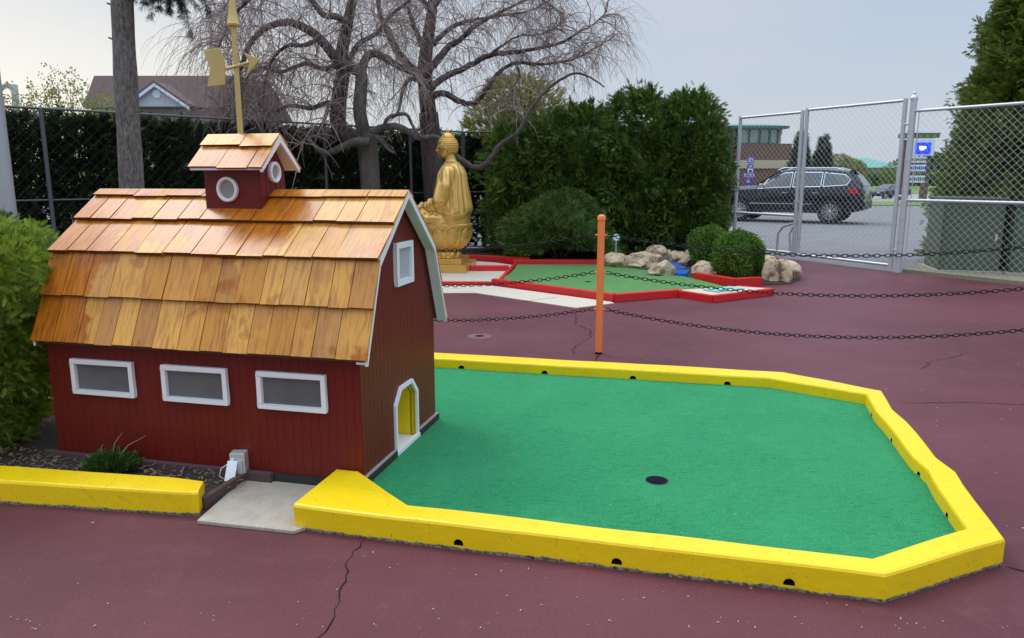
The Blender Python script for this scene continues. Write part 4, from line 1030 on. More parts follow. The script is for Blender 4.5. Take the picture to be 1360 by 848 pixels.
for j in range(9):
    ph = -.5+j*.2; cnt = max(6, int(34*math.cos(ph)))
    for k in range(cnt):
        t = 2*math.pi*(k+.5*(j % 2))/cnt
        if math.cos(t) < -.35 and ph < .38: continue
        if -.35 <= math.cos(t) < .1 and ph < 0: continue
        c = hairtop(t, ph)*1.0; cu.lathe([(.012, -.006), (.013, 0), (.008, .009), (.002, .012)], 6, (0, 0, 0)); nrm = (c-Vector((.083, 0, 1.93))).normalized(); q = nrm.to_track_quat('Z', 'Y')
        for i in range(-24, 0): cu.v[i] = tuple(c+q @ Vector(cu.v[i]))
cu.build('hair_curls', M['gold'], stt, True)
MB().lathe([(.10, 2.055), (.098, 2.09), (.082, 2.125), (.05, 2.15), (.028, 2.158), (.026, 2.17), (.036, 2.178), (.032, 2.195), (.012, 2.208), (.001, 2.21)], 20, (.085, 0, -.015)).build('topknot', M['gold'], stt, True)
# lotus pedestal
lot = MB().lathe([(.24, .20), (.26, .22), (.235, .27), (.23, .31), (.27, .36), (.36, .46), (.415, .58), (.44, .685), (.452, .705), (.452, .735), (.43, .755)], 48).build('lotus_seat', M['gold'], stt, True)
def petal(name, z0, z1, w, rf, bulge, n_, rot0, parent):
    nu, nv = 9, 9; vs = []; fs = []
    for j in range(nv):
        t = j/(nv-1); z = z0+(z1-z0)*t; ww = w*(math.sin(math.pi*min(1, .18+.72*t))**.8)*(1-.0*t)
        if t > .8: ww *= math.sqrt(max(0.02, 1-((t-.8)/.21)**2))
        for i in range(nu):
            s = -1+2*i/(nu-1); a = s*ww; r = rf(z)+bulge*(1-s*s)*math.sin(math.pi*min(1, .15+.8*t))+.012*t
            vs.append((r*math.cos(a), r*math.sin(a), z))
    for j in range(nv-1):
        for i in range(nu-1): fs.append((j*nu+i, j*nu+i+1, (j+1)*nu+i+1, (j+1)*nu+i))
    base = MB().add(vs, fs).build(name, M['gold'], parent, 'all')
    for k in range(n_):
        o = base if k == 0 else bpy.data.objects.new(name, base.data)
        if k: COL.objects.link(o); o.parent = parent
        o.rotation_euler = (0, 0, rot0+2*math.pi*k/n_)
def rf(z):
    P = [(.31, .23), (.36, .27), (.46, .36), (.58, .415), (.685, .44), (.75, .45)]
    for (a, b_), (c, d) in zip(P, P[1:]):
        if z <= c: return b_+(d-b_)*max(0, (z-a))/(c-a)
    return P[-1][1]
petal('petal', .34, .69, .30, rf, .040, 11, .1, lot); petal('petal', .36, .69, .13, rf, .018, 11, .1+math.pi/11, lot); petal('petal', .33, .52, .22, rf, .055, 11, .1+math.pi/11, lot)
petal('petal', .205, .31, .26, lambda z: .245, .03, 11, .3, lot)
MB().box((.03, .05, .165), (.60, .72, .085)).build('upper_plinth', M['gold'], stt, False, .006)
MB().box((.03, .10, .06), (.78, .96, .12)).build('lower_plinth', M['gold'], stt, False, .006)
# ================================================================== FENCES
def wire_panel(mb, p0, p1, z0, z1, pitch, r):
    d = p1-p0; L = d.length; u = d/L; H = z1-z0; n_ = Vector((-u.y, u.x, 0)); c = -H
    while c < L:
        for sgn in (1, -1):
            # s - t = c  (or mirrored)
            s0, t0 = max(c, 0), max(0, -c); s1 = min(L, c+H); t1 = s1-c
            if s1-s0 > .02:
                a, b_ = (s0, s1) if sgn == 1 else (L-s0, L-s1)
                A = p0+u*a+Vector((0, 0, z0+t0))+n_*(.003*sgn); B = p0+u*b_+Vector((0, 0, z0+t1))+n_*(.003*sgn)
                mb.tube([A, B], r, 3, False)
        c += pitch
    return mb
def pole(mb, p, z0, z1, r, n=14): return mb.lathe([(r, z0), (r, z1)], n, (p.x, p.y, 0))
def gate_leaf(p, q, h, label, extra):
    t = thing('gate_leaf', label, 'gate', (0, 0, 0), 0, 'gate leaves of chain link'); d = (q-p).normalized()
    for k, pt in enumerate((p, q)): pole(MB(), pt, .06, h, .034).build('gate_upright', M['galv'], t, True)
    for z in extra: MB().tube([p+Vector((0, 0, z)), q+Vector((0, 0, z))], .024, 12).build('gate_rail', M['galv'], t, True)
    wire_panel(MB(), p+d*.03, q-d*.03, .14, h-.05, .105, .0019).build('chain_link_mesh', M['wire'], t)
    return t
dg_ = (GP-GJ).normalized(); dl = (GL-GJ).normalized()
ga = gate_leaf(GJ+dl*.04, GL-dl*.08, 2.66, 'left chain link gate leaf with inner rails, beside the tall hedge', (2.63, .80, .12))
e = GJ+dl*.10
MB().tube([e+Vector((0, 0, .12)), e+dl*.05+Vector((0, 0, .45)), e+dl*.0+Vector((0, 0, .56)), e-dl*.02+Vector((0, 0, .60))], .020, 10).build('brace', M['galv'], ga, True)
e2 = GJ+dl*.42; MB().tube([e2+Vector((0, 0, .12)), e2+Vector((0, 0, .45)), e2-dl*.10+Vector((0, 0, .58)), e2-dl*.34+Vector((0, 0, .66))], .022, 10).build('brace', M['galv'], ga, True)
gb = gate_leaf(GJ-dl*.06, GP-dg_*.14, 2.69, 'middle chain link gate leaf, widest, in front of the dark car', (2.66, .10))
MB().box(GJ+Vector((0, 0, 1.05)), (.16, .05, .04), Euler((0, 0, R(-60))).to_matrix()).build('latch', M['galv'], gb, False, .004)
for z in (2.3, 1.2, .35): MB().tube([GP-dg_*.14+Vector((0, 0, z)), GP+Vector((0, 0, z))], .018, 8).build('hinge', M['galv'], gb, True)
gp_ = thing('gate_post', 'tall grey steel gate post with a pointed cap', 'post', GP)
MB().lathe([(.048, 0), (.048, 2.66)], 18).build('post', M['galv'], gp_, True)
MB().lathe([(.055, 2.655), (.055, 2.69), (.03, 2.72), (.018, 2.735), (.022, 2.76), (.004, 2.79)], 18).build('cap', M['galv'], gp_, True)
for z in (2.2, 1.75, 1.3, .85, .5, .25): MB().lathe([(.053, z-.015), (.053, z+.015)], 18).build('band', M['galv'], gp_, True)
rf_ = thing('chain_link_fence', 'galvanised chain link fence panel right of the gate, before the utility cabinets', 'fence')
fd = (GR-GP).normalized()
for z in (2.49, 1.14): MB().tube([GP+fd*.04+Vector((0, 0, z)), GR+Vector((0, 0, z))], .024, 12).build('rail', M['galv'], rf_, True)
wire_panel(MB(), GP+fd*.10, GR, .06, 2.47, .105, .0021).build('chain_link_mesh', M['wire'], rf_)
pole(MB(), GP+fd*.10, .08, 2.47, .008, 8).build('tension_bar', M['galv'], rf_, True)
pole(MB(), GR, 0, 2.66, .045).build('fence_post', M['galv'], rf_, True)
# dark fence along the hedge
C1, C2 = Vector((-6.7, 9.3, 0)), Vector((-.96, 15.2, 0)); C3 = Vector((4.35, 15.3, 0))
lf_ = thing('dark_fence', 'dark chain link fence in front of the hedge', 'fence')
for a, b_ in ((C1, C2), (C2, C3)):
    for z in (2.36, 1.2, .12): MB().tube([a+Vector((0, 0, z)), b_+Vector((0, 0, z))], .016 if z > 2 else .012, 8).build('rail', M['darksteel'], lf_, True)
    wire_panel(MB(), a, b_, .1, 2.34, .14, .0012).build('chain_link_mesh', M['wireblack'], lf_)
for t in (.115, .62, .84): pole(MB(), C1.lerp(C2, t), 0, 2.36, .027).build('fence_post', M['darksteel'], lf_, True)
for t in (0, .33, .66, 1): pole(MB(), C2.lerp(C3, t), 0, 2.36, .04).build('fence_post', M['darksteel'], lf_, True)
pg = thing('grey_pole', 'thick pale grey pole above the bright shrub at the left', 'pole', (at(1, 220, 7.2).x, 7.2, 0))
MB().lathe([(.085, 0), (.085, 2.9)], 24).build('pole', M['polegrey'], pg, True); MB().lathe([(.09, 2.9), (.085, 2.93), (.04, 2.96), (.001, 2.965)], 24).build('cap', M['polegrey'], pg, True)

# ================================================================== HEDGES AND SHRUBS
hd_ = thing('hedge', 'long dark evergreen hedge behind the dark fence', 'hedge')
rs_ = np.random.RandomState(11)
N = 46000; path = [Vector((-9.5, 7.3, 0)), Vector((-6.9, 9.75, 0)), Vector((-1.1, 15.75, 0)), Vector((4.6, 16.0, 0))]
seg = [(a, b_, (b_-a).length) for a, b_ in zip(path, path[1:])]; tot = sum(s[2] for s in seg); P_ = []; D_ = []
for i in range(N):
    u = rs_.rand()*tot
    for a, b_, l in seg:
        if u <= l: break
        u -= l
    d = (b_-a)/l; n_ = Vector((-d.y, d.x, 0)); off = rs_.rand()
    z = 2.30*rs_.rand()**.8; lum = .22*noise.noise((u*1.1, z*1.2, 3))+.1*noise.noise((u*3, z*3, 8))
    top = 2.28+.10*noise.noise((u*2, 1, 1))
    if z > top: z = top
    p = a+d*u+n_*(-.02+.8*off**1.5-lum*.6); P_.append((p.x, p.y, z)); q = -n_*1.0+Vector((rs_.normal()*.6, rs_.normal()*.6, .5+rs_.normal()*.4)); D_.append(tuple(q))
leaf_mesh('foliage', np.array(P_), np.array(D_), .14+rs_.rand(len(P_))*.12, FROND_S, M['leaf_dark'], hd_, .8)
tk = MB(); u = 0
while u < tot:
    v = u
    for a, b_, l in seg:
        if v <= l: break
        v -= l
    d = (b_-a)/l; n_ = Vector((-d.y, d.x, 0)); p = a+d*v+n_*(.45+random.uniform(-.15, .15)); tk.tube([p, p+Vector((random.uniform(-.1, .1), random.uniform(-.1, .1), 1.2)), p+Vector((random.uniform(-.15, .15), 0, 2.2))], [.05, .04, .015], 6); u += random.uniform(.35, .7)
tk.build('trunks', M['bark_dark'], hd_, True)
# spring shrub sprouting above the hedge at the left
sp = thing('sprouting_shrub', 'pale yellow green sprouts rising above the hedge at the left', 'shrub', at(50, 145, 11.2)*1)
sp.location.z = 0; n = 700
x = rs_.uniform(-1.5, 1.2, n); z = 2.3+.55*rs_.rand(n)**1.6*(1+.4*np.sin(x*5)); y = rs_.uniform(-.3, .5, n)
leaf_mesh('leaves', np.stack([x, y, z], 1), rs_.normal(size=(n, 3))+np.array([0, 0, 1.]), .10, LEAF_S, M['leaf_sprout'], sp, 1)
tw = MB()
for k in range(60):
    x0 = random.uniform(-1.5, 1.2); tw.tube([(x0, 0, 0.3), (x0+random.uniform(-.1, .1), .1, 2.2), (x0+random.uniform(-.2, .2), .1, 2.5+random.uniform(0, .35))], [.012, .007, .003], 4)
tw.build('twigs', M['twig'], sp)

# tall lush arborvitae row
def arbor(loc, r, h, seed, label, mat='leaf_lush', n=7500, size=(.10, .10), grp='tall arborvitae between statue and gate', pf=None, inner=.72, trunk=True):
    t = thing('arborvitae', label, 'tree', loc, 0, grp)
    pf = pf or (lambda q: r*(.82+.18*math.sin(q*3.1))*(1 if q < .72 else math.sqrt(max(.05, 1-((q-.72)/.29)**2))))
    p_, d_ = crown_points(n, h, pf, seed, .12, inner, .30 if h < 4 else .12, .35, 1, .6)
    k_ = len(p_)//3 if h < 4 else int(len(p_)*.6); leaf_mesh('inner_crown', p_[:k_]*(1 if h < 4 else np.array([.95, .95, 1])), d_[:k_], size[0]*(1.2 if h < 4 else 2.0)+np.random.rand(k_)*size[1], FROND, M[mat], t, .9)
    q_, e_ = crown_points(n//13, h, pf, seed+7, .12, inner*.45, .30 if h < 4 else .12, .45, 1, .45)
    P_, D_, F_ = cluster_points(q_-e_*size[0]*.6, e_, 17, size[0]*(2.6 if h < 4 else 2.2), seed)
    leaf_mesh('crown', P_, D_, size[0]*.65+np.random.rand(len(P_))*size[1]*.55, FROND, M[mat], t, .3, F_)
    rs2 = np.random.RandomState(seed+500); m2 = n//9; a2 = rs2.rand(m2)*6.283; rt = r*.8*np.sqrt(rs2.rand(m2)); kk = rs2.randint(0, 14, m2); a2 = kk*.45+rs2.normal(size=m2)*.05; rt = r*.75*((kk*.618) % 1)+rs2.normal(size=m2)*.04
    zz = h*(.90+.02*(kk % 4))+rs2.rand(m2)*.30
    if h < 4: leaf_mesh('top_sprigs', np.stack([rt*np.cos(a2), rt*np.sin(a2), zz], 1), np.stack([np.cos(a2)*.2, np.sin(a2)*.2, np.ones(m2)], 1)+rs2.normal(size=(m2, 3))*.35, size[0]*.8+rs2.rand(m2)*size[1]*.7, FROND, M[mat], t, .8)
    s = MB(); rr = random.Random(seed)
    for k in range(6):
        a = rr.uniform(0, 6.3); c, s_ = math.cos(a), math.sin(a); s.tube([(.08*c, .08*s_, 0), (r*.3*c, r*.3*s_, h*.45), (r*.4*c, r*.4*s_, h*.8)], [.05, .035, .012], 6)
    s.build('trunk', M['bark_dark'], t, True)
    return t
arbor((.30, 14.6, 0), .78, 2.38, 21, 'olive tinged arborvitae nearest the statue', 'leaf_lush', 6500)
arbor((1.30, 14.4, 0), .78, 2.62, 22, 'deep green arborvitae directly behind the orange post')
arbor((2.35, 14.2, 0), .74, 2.86, 23, 'full leafy arborvitae between orange post and gate', 'leaf_lush', 8000)
arbor((3.22, 13.9, 0), .56, 2.80, 24, 'arborvitae next to the gate, above the round bushes', 'leaf_lush', 7500)
yb = thing('yellow_shrub', 'yellow green budding shrub above the hedge behind the statue', 'shrub', (.15, 16.6, 0))
p_, d_ = crown_points(6500, 3.5, lambda q: 1.3*math.sqrt(max(.02, 1-(2*q-1)**2)), 31, .1, .8, .2, .8)
keep = p_[:, 2] > 1.6
leaf_mesh('crown', p_[keep], d_[keep], .13+np.random.rand(keep.sum())*.08, FROND_S, M['leaf_gold'], yb, .9)
tw = MB()
for k in range(70):
    a = random.uniform(0, 6.3); rr = random.uniform(.2, 1.2); tw.tube([(.1*math.cos(a), .1*math.sin(a), 0), (rr*.6*math.cos(a), rr*.6*math.sin(a), 2.3), (rr*math.cos(a), rr*math.sin(a), 2.9+random.uniform(0, .9)-.3*rr)], [.02, .012, .003], 4)
tw.build('stems', M['twig'], yb)
# spreading yew in front
yw = thing('spreading_yew', 'low spreading dark yew in front of the arborvitae row', 'shrub', (.85, 13.55, 0))
p_, d_ = crown_points(9000, .93, lambda q: 1.0*math.sqrt(max(.03, 1-(q*1.05-.18)**2/.76)), 41, .22, .65, .32, .25)
p_[:, 1] *= .55; p_[:, 0] *= 1.0
p_[:, 2] += .10*np.sin(p_[:, 0]*3+1)
leaf_mesh('crown', p_, d_, .09+np.random.rand(len(p_))*.08, TUFT, M['leaf_yew'], yw, .8)
s = MB()
for k in range(9):
    a = k*.7; s.tube([(0, 0, 0), (.4*math.cos(a), .25*math.sin(a), .35), (.8*math.cos(a), .4*math.sin(a), .7)], [.03, .02, .008], 6)
s.build('trunk', M['bark_dark'], yw, True)
# big arborvitae right of gate
arbor((8.98, 12.7, 0), 1.35, 6.8, 51, 'very tall arborvitae behind the fence at the right', 'leaf_olive', 42000, (.095, .085), 'large evergreens at the right', lambda q: 1.54*(1 if q < .3 else 1-(q-.3)*1.05)*(1 if q < .9 else max(.1, (1-q)/.1)))
# sticks and flat stones under the yew
for i, (px, py, l) in enumerate(((655, 333, .5), (690, 330, .6), (735, 337, .4), (765, 336, .3), (705, 341, .35))):
    p = gp(px, py, .08); o = MB().tube([(-l/2, 0, 0), (0, random.uniform(-.05, .05), .02), (l/2, 0, 0)], [.03, .035, .02], 8).build('fallen_branch', M['bark_weep'], None, True); o.location = p; o.rotation_euler = (0, 0, random.uniform(-.6, .6))
    tag(o, ('fallen grey branch nearest the statue', 'longest fallen grey branch under the yew', 'fallen grey branch under the yew middle', 'short fallen branch nearest the orange post', 'small fallen branch close to the red back board')[i], 'branch', 'fallen branches under the yew')

# ================================================================== TREES
ctree = thing('spruce_tree', 'spruce with a bare grey trunk behind the barn roof', 'tree', (-4.36, 8.55, 0))
tr = []; rad = []
for i in range(40):
    z = i*.2; tr.append((.03*math.sin(z*1.3)+.062*z, .02*math.cos(z*1.7), z)); rad.append(.138-.0075*z+.012*noise.noise((z*2.2, 3, 1)))
MB().tube(tr, rad, 22).build('trunk', M['bark_grey'], ctree, 'all')
def needle_branch(s, e, droop, parent, n_=420, seed=1):
    rr = np.random.RandomState(seed); s, e = Vector(s), Vector(e); br = MB(); pts = [s.lerp(e, t)+Vector((0, 0, -droop*t*t)) for t in [k/8 for k in range(9)]]
    br.tube(pts, [.03*(1-.85*k/8)+.003 for k in range(9)], 6); P = []; D = []
    for k in range(34):
        t = rr.uniform(.25, 1); i = min(7, int(t*8)); p = pts[i].lerp(pts[i+1], t*8-i); sd_ = Vector((rr.normal()*.6, rr.normal()*.6, -.75-rr.rand()*.5)); l = rr.uniform(.2, .55); q = p+sd_*l
        br.tube([p, p.lerp(q, .5)+Vector((0, 0, .03)), q], [.006, .004, .002], 4)
        for m_ in range(n_//34): w = rr.rand(); c = p.lerp(q, w); P.append(tuple(c)); D.append(tuple(sd_+Vector(rr.normal(size=3))*.25))
    br.build('branch', M['bark_dark'], parent, True)
    leaf_mesh('needles', np.array(P), np.array(D), .10, NEEDLE, M['leaf_needle'], parent, .8)
needle_branch((.25, 0, 3.95), (.80, .1, 3.82), .28, ctree, 1500, 3); needle_branch((.27, 0, 4.15), (1.05, -.15, 4.0), .34, ctree, 1500, 4)
needle_branch((.05, 0, 5.3), (1.6, .8, 5.0), .6, ctree, 700, 5); needle_branch((-.05, 0, 5.5), (-1.6, .4, 5.2), .5, ctree, 700, 6); needle_branch((0, 0, 6.2), (.3, -1.5, 5.9), .5, ctree, 700, 7)
for z, a in ((3.30, 3.0), (2.95, 2.9)): MB().tube([(.062*z+.10*math.cos(a), -.02, z), (.062*z+.17*math.cos(a), -.03, z+.02)], [.014, .008], 6).build('branch_stub', M['bark_grey'], ctree, True)

def smooth_path(pts, k=5):
    out = []
    for i in range(len(pts)-1):
        p0, p1, p2, p3 = pts[max(i-1, 0)], pts[i], pts[i+1], pts[min(i+2, len(pts)-1)]
        for j in range(k):
            t = j/k; out.append(.5*((2*p1)+(p2-p0)*t+(2*p0-5*p1+4*p2-p3)*t*t+(3*p1-p0-3*p2+p3)*t**3))
    out.append(pts[-1]); return out
def weeping(name, label, base, trunk, limbs, seed, ntw, r_tr, twig_len, grp, matk, wild=.35, zmin=2.1):
    rr = random.Random(seed); t = thing(name, label, 'tree', (base.x, base.y, 0), 0, grp); inv = -Vector((base.x, base.y, 0))
    tp = smooth_path([p+inv for p in trunk]); n_ = len(tp)
    MB().tube(tp, [r_tr[0]+(r_tr[1]-r_tr[0])*(i/(n_-1))+.012*noise.noise((i*.8, seed, 0)) for i in range(n_)], 16).build('trunk', M[matk], t, 'all')
    segs = []
    for pts, r0, r1, *fl in limbs:
        sp_ = smooth_path([p+inv for p in pts]); m_ = len(sp_)
        sp_ = [p+Vector((0, 0, .02*noise.noise((i*.7, seed, 3)))) for i, p in enumerate(sp_)]
        MB().tube(sp_, [max(.006, r0+(r1-r0)*(i/(m_-1))) for i in range(m_)], 9).build('branch', M[matk], t, 'all')
        if fl: continue
        for i in range(m_-1): segs.append((sp_[i], sp_[i+1], (sp_[i+1]-sp_[i]).length*(1.0 if r0 < .09 else .55), i/(m_-1)))
    # secondary branchlets, then long hanging twigs
    tot_ = [s[2]*(.25+s[3]) for s in segs]; q = MB(); sources = []
    for k in range(int(ntw*.13)):
        a, b_, l, f = rr.choices(segs, tot_)[0]; p = a.lerp(b_, rr.random()); d = (b_-a).normalized()*.6+Vector((rr.gauss(0, .7), rr.gauss(0, .7), rr.gauss(.35, .45)))
        pts = [p]; L = rr.uniform(.35, 1.0); v = d.normalized()
        for i in range(8): v = (v+Vector((rr.gauss(0, .16), rr.gauss(0, .16), -.09-.07*i*wild))).normalized(); pts.append(pts[-1]+v*L/8)
        q.tube(pts, [.011*(1-.75*i/8) for i in range(9)], 4, False)
        sources += [(pts[i], (pts[i+1]-pts[i]).normalized()) for i in range(2, 8)]
    for k in range(ntw):
        if rr.random() < .72 and sources: p, d = rr.choice(sources)
        else:
            a, b_, l, f = rr.choices(segs, tot_)[0]; p = a.lerp(b_, rr.random()); d = (b_-a).normalized()
        v = (d*.5+Vector((rr.gauss(0, .6), rr.gauss(0, .6), rr.gauss(.1, .45)))).normalized(); L = rr.uniform(*twig_len); pts = [p]; N_ = 8
        for i in range(N_): v = (v+Vector((rr.gauss(0, .12), rr.gauss(0, .12), -wild*rr.uniform(.5, 1.2)))).normalized(); pts.append(pts[-1]+v*L/N_)
        zc = zmin+abs(rr.gauss(0, .22)); pts = [p for p in pts if p.z > zc]; N_ = len(pts)-1
        if N_ < 3: continue
        q.tube(pts, [.0041*(1-.7*i/N_) for i in range(N_+1)], 3, False)
        if rr.random() < .5:
            s0 = pts[rr.randint(1, N_)]; v2 = Vector((rr.gauss(0, .7), rr.gauss(0, .7), -.1)).normalized(); pp_ = [s0]
            for i in range(4): v2 = (v2+Vector((rr.gauss(0, .1), rr.gauss(0, .1), -wild))).normalized(); pp_.append(pp_[-1]+v2*L*.1)
            q.tube(pp_, [.0035, .003, .0025, .002, .0012], 3, False)
    q.build('twigs', M['twig'], t)
    return t
def T(pts, dep, spread=.0, seed=0):
    rr = random.Random(seed); off = 0; out = []
    for i, (x, y) in enumerate(pts):
        if i: off += rr.uniform(-1, 1)*spread
        out.append(at(x, y, dep+off))
    return out
DA = 12.6; bA = gp(492, 340); bA = at(492, 338, DA); bA.z = 0
LA = [(T([(489, 195), (478, 150), (480, 101), (468, 91), (448, 79), (424, 51), (400, 35), (378, 30), (352, 38), (330, 62), (318, 95), (300, 110)], DA, .16, 1), .115, .025),
      (T([(480, 104), (483, 84), (492, 72), (505, 74), (529, 88), (552, 98)], DA, .1, 2), .075, .05),
      (T([(486, 190), (452, 172), (450, 135), (455, 100), (454, 72), (459, 44), (464, 20), (470, -5), (480, -40)], DA+.3, .12, 3), .15, .06),
      (T([(462, 30), (445, 22), (430, 20), (408, -5), (380, -20), (350, -10), (322, 8), (300, 40), (285, 80)], DA, .22, 4), .06, .012),
      (T([(491, 189), (470, 189), (448, 199), (431, 204), (417, 193), (404, 178), (393, 176)], DA-.3, .1, 5), .075, .015, 1),
      (T([(452, 152), (437, 137), (414, 144), (385, 141), (355, 150), (325, 141), (295, 150)], DA-.1, .2, 6), .05, .012),
      (T([(495, 176), (508, 170), (529, 169), (545, 177), (558, 184), (572, 182), (586, 184)], DA-.3, .08, 7), .065, .035, 1),
      (T([(510, 172), (513, 160), (522, 154), (539, 152), (546, 163), (552, 174), (562, 184)], DA-.4, .08, 8), .035, .02, 1),
      (T([(497, 178), (508, 189), (515, 198), (524, 204)], DA-.3, .05, 9), .05, .015, 1),
      (T([(448, 85), (430, 92), (405, 85), (372, 96), (345, 90), (322, 110), (300, 135)], DA+.3, .25, 10), .045, .010),
      (T([(424, 51), (405, 60), (380, 62), (362, 80), (352, 110), (350, 140)], DA-.4, .2, 11), .04, .008),
      (T([(455, 100), (475, 60), (500, 45), (520, 20), (545, 0)], DA+.5, .2, 12), .05, .02),
      (T([(470, 0), (440, -30), (400, -45), (355, -40), (315, -10), (290, 20)], DA+.4, .3, 13), .06, .01),
      (T([(437, 140), (428, 165), (410, 180), (395, 195)], DA-.3, .1, 14), .03, .008)]
weeping('weeping_tree', 'weeping tree with twisted grey limbs and hanging twigs, left of the statue', bA, T([(492, 338), (493, 290), (492, 245), (489, 205), (488, 178)], DA), LA, 2, 2800, (.155, .17), (.35, 1.25), 'bare weeping trees behind the barn', 'bark_weep', .34, 2.0)
DB = 14.2; bB = at(578, 330, DB); bB.z = 0
LB = [(T([(569, 150), (564, 101), (566, 68), (571, 34), (575, 0), (578, -50)], DB, .1, 21), .15, .07),
      (T([(563, 105), (542, 86), (525, 64), (513, 37), (505, 20), (500, -10)], DB-.2, .15, 22), .09, .03),
      (T([(568, 95), (583, 78), (596, 62), (610, 54), (630, 36), (650, 24), (684, 7), (720, -8)], DB-.2, .2, 23), .075, .015),
      (T([(572, 118), (590, 103), (617, 91), (650, 74), (680, 70), (701, 67), (745, 57), (770, 42), (786, 34), (806, 16)], DB-.3, .2, 24), .065, .006),
      (T([(574, 128), (590, 124), (610, 135), (630, 137), (647, 118), (661, 98), (684, 84), (715, 86), (740, 83), (765, 78), (800, 58), (815, 50)], DB-.4, .2, 25), .06, .006),
      (T([(588, 196), (603, 206), (630, 223), (647, 216), (664, 193), (688, 176), (705, 145), (732, 115), (762, 98), (785, 104), (803, 116)], DB-1.2, .1, 26), .06, .010, 1),
      (T([(575, 60), (595, 40), (615, 30), (640, 25), (672, 20), (705, 14), (740, -6)], DB+.3, .2, 27), .05, .01),
      (T([(574, 20), (560, 0), (535, -20), (505, -30), (470, -20)], DB, .2, 28), .06, .015),
      (T([(575, 10), (600, -15), (640, -25), (680, -20), (720, 0), (750, 20)], DB, .25, 29), .055, .01),
      (T([(560, 110), (545, 105), (535, 120), (530, 145), (520, 160)], DB-.3, .1, 30), .05, .012),
      (T([(571, 90), (560, 60), (548, 30), (540, 0)], DB+.3, .1, 31), .06, .03),
      (T([(684, 84), (690, 100), (680, 125), (686, 150)], DB-.4, .1, 32), .025, .006),
      (T([(650, 74), (668, 60), (690, 48), (720, 45), (748, 30)], DB-.3, .15, 33), .028, .006)]
weeping('weeping_tree', 'taller bare tree with drooping twigs directly behind the statue', bB, T([(582, 332), (580, 280), (577, 240), (573, 195), (569, 150)], DB), LB, 3, 2100, (.25, .175), (.3, 1.05), 'bare weeping trees behind the barn', 'bark_dark', .30, 2.35)
# ================================================================== VEHICLES
def car_body(st, n_sub=3):
    """st: list of (x, z_low, w_low, w_mid, z_belt, w_belt, z_top, w_top); returns MB"""
    xs = []
    for a, b_ in zip(st, st[1:]):
        for i in range(n_sub): t = i/n_sub; xs.append([p+(q-p)*t for p, q in zip(a, b_)])
    xs.append(list(st[-1])); vs = []; fs = []; K = 13
    for x, zl, wl, wm, zb, wb, zt, wt in xs:
        half = [(wl*.7, zl), (wl, zl+.05), (wm, zl+(zb-zl)*.45), (wm*.995, zl+(zb-zl)*.62), (wb, zb), (wt, zt-.03), (wt*.75, zt+.012)]
        pts = [(-y, z) for y, z in half]+[(y, z) for y, z in half[::-1]][:0]
        ring = [(x, y, z) for y, z in half]+[(x, 0, zt+.03)]+[(x, -y, z) for y, z in half[::-1]]
        vs += ring; K = len(ring)
    for i in range(len(xs)-1):
        for k in range(K): fs.append((i*K+k, (i+1)*K+k, (i+1)*K+(k+1) % K, i*K+(k+1) % K))
    fs.append(tuple(range(K))); fs.append(tuple((len(xs)-1)*K+k for k in range(K-1, -1, -1)))
    return MB().add(vs, fs)
def wheel(parent, x, y, r, w, spokes=7, sgn=1):
    t = MB(); prof = [(r*.66, -w/2), (r*.92, -w/2), (r, -w*.36), (r, w*.36), (r*.92, w/2), (r*.66, w/2)]
    n = 28; vs = []; fs = []
    for q, z in prof+[(r*.64, 0)]:
        for k in range(n): a = 2*math.pi*k/n; vs.append((q*math.cos(a), z, q*math.sin(a)))
    m_ = len(prof)+1
    for i in range(m_):
        for k in range(n): fs.append((i*n+k, i*n+(k+1) % n, ((i+1) % m_)*n+(k+1) % n, ((i+1) % m_)*n+k))
    ty = t.add(vs, fs).build('wheel', M['tyre'], parent, True, loc=(x, y, r))
    rm = MB(); o_ = sgn*w*.42
    for q0, q1 in ((r*.60, r*.69),):
        v2 = []; f2 = []
        for q in (q0, q1):
            for z in (o_, o_-sgn*.03):
                for k in range(n): a = 2*math.pi*k/n; v2.append((q*math.cos(a), z, q*math.sin(a)))
        for i, j in ((0, 2), (2, 3), (3, 1), (1, 0)):
            for k in range(n): f2.append((i*n+k, i*n+(k+1) % n, j*n+(k+1) % n, j*n+k))
        rm.add(v2, f2)
    for k in range(spokes):
        a = 2*math.pi*k/spokes
        for da in (-.13, .13):
            c, s = math.cos(a+da), math.sin(a+da); c2, s2 = math.cos(a+da*1.6), math.sin(a+da*1.6); wv_ = r*.045
            A = [(r*.10*math.cos(a)-s*wv_, o_, r*.10*math.sin(a)+c*wv_), (r*.10*math.cos(a)+s*wv_, o_, r*.10*math.sin(a)-c*wv_), (r*.63*c2+s2*wv_, o_, r*.63*s2-c2*wv_), (r*.63*c2-s2*wv_, o_, r*.63*s2+c2*wv_)]
            rm.prism(A, (0, -sgn*.025, 0))
    q = MB().lathe([(r*.13, 0), (r*.13, .02), (r*.08, .03)], 14); q.v = [(x_, o_+sgn*(z_-.02), y_) for x_, y_, z_ in q.v]; rm.add(q.v, q.f)
    rm.build('rim', M['alloy'], ty)
    d = MB(); n2 = 20; d.add([(r*.62*math.cos(2*math.pi*k/n2), o_-sgn*.05, r*.62*math.sin(2*math.pi*k/n2)) for k in range(n2)], [tuple(range(n2))]); d.build('brake_disc', M['carblack'], ty)
def side_pt(st, x, t, sgn, off=.006):
    for a, b_ in zip(st, st[1:]):
        lo, hi = sorted((a[0], b_[0]))
        if lo <= x <= hi:
            f = (x-a[0])/(b_[0]-a[0]); p = [u+(v-u)*f for u, v in zip(a, b_)]; break
    zb, wb, zt, wt = p[4], p[5], p[6]-.03, p[7]
    return Vector((x, sgn*(wb+(wt-wb)*t+off), zb+(zt-zb)*t+off*.3))
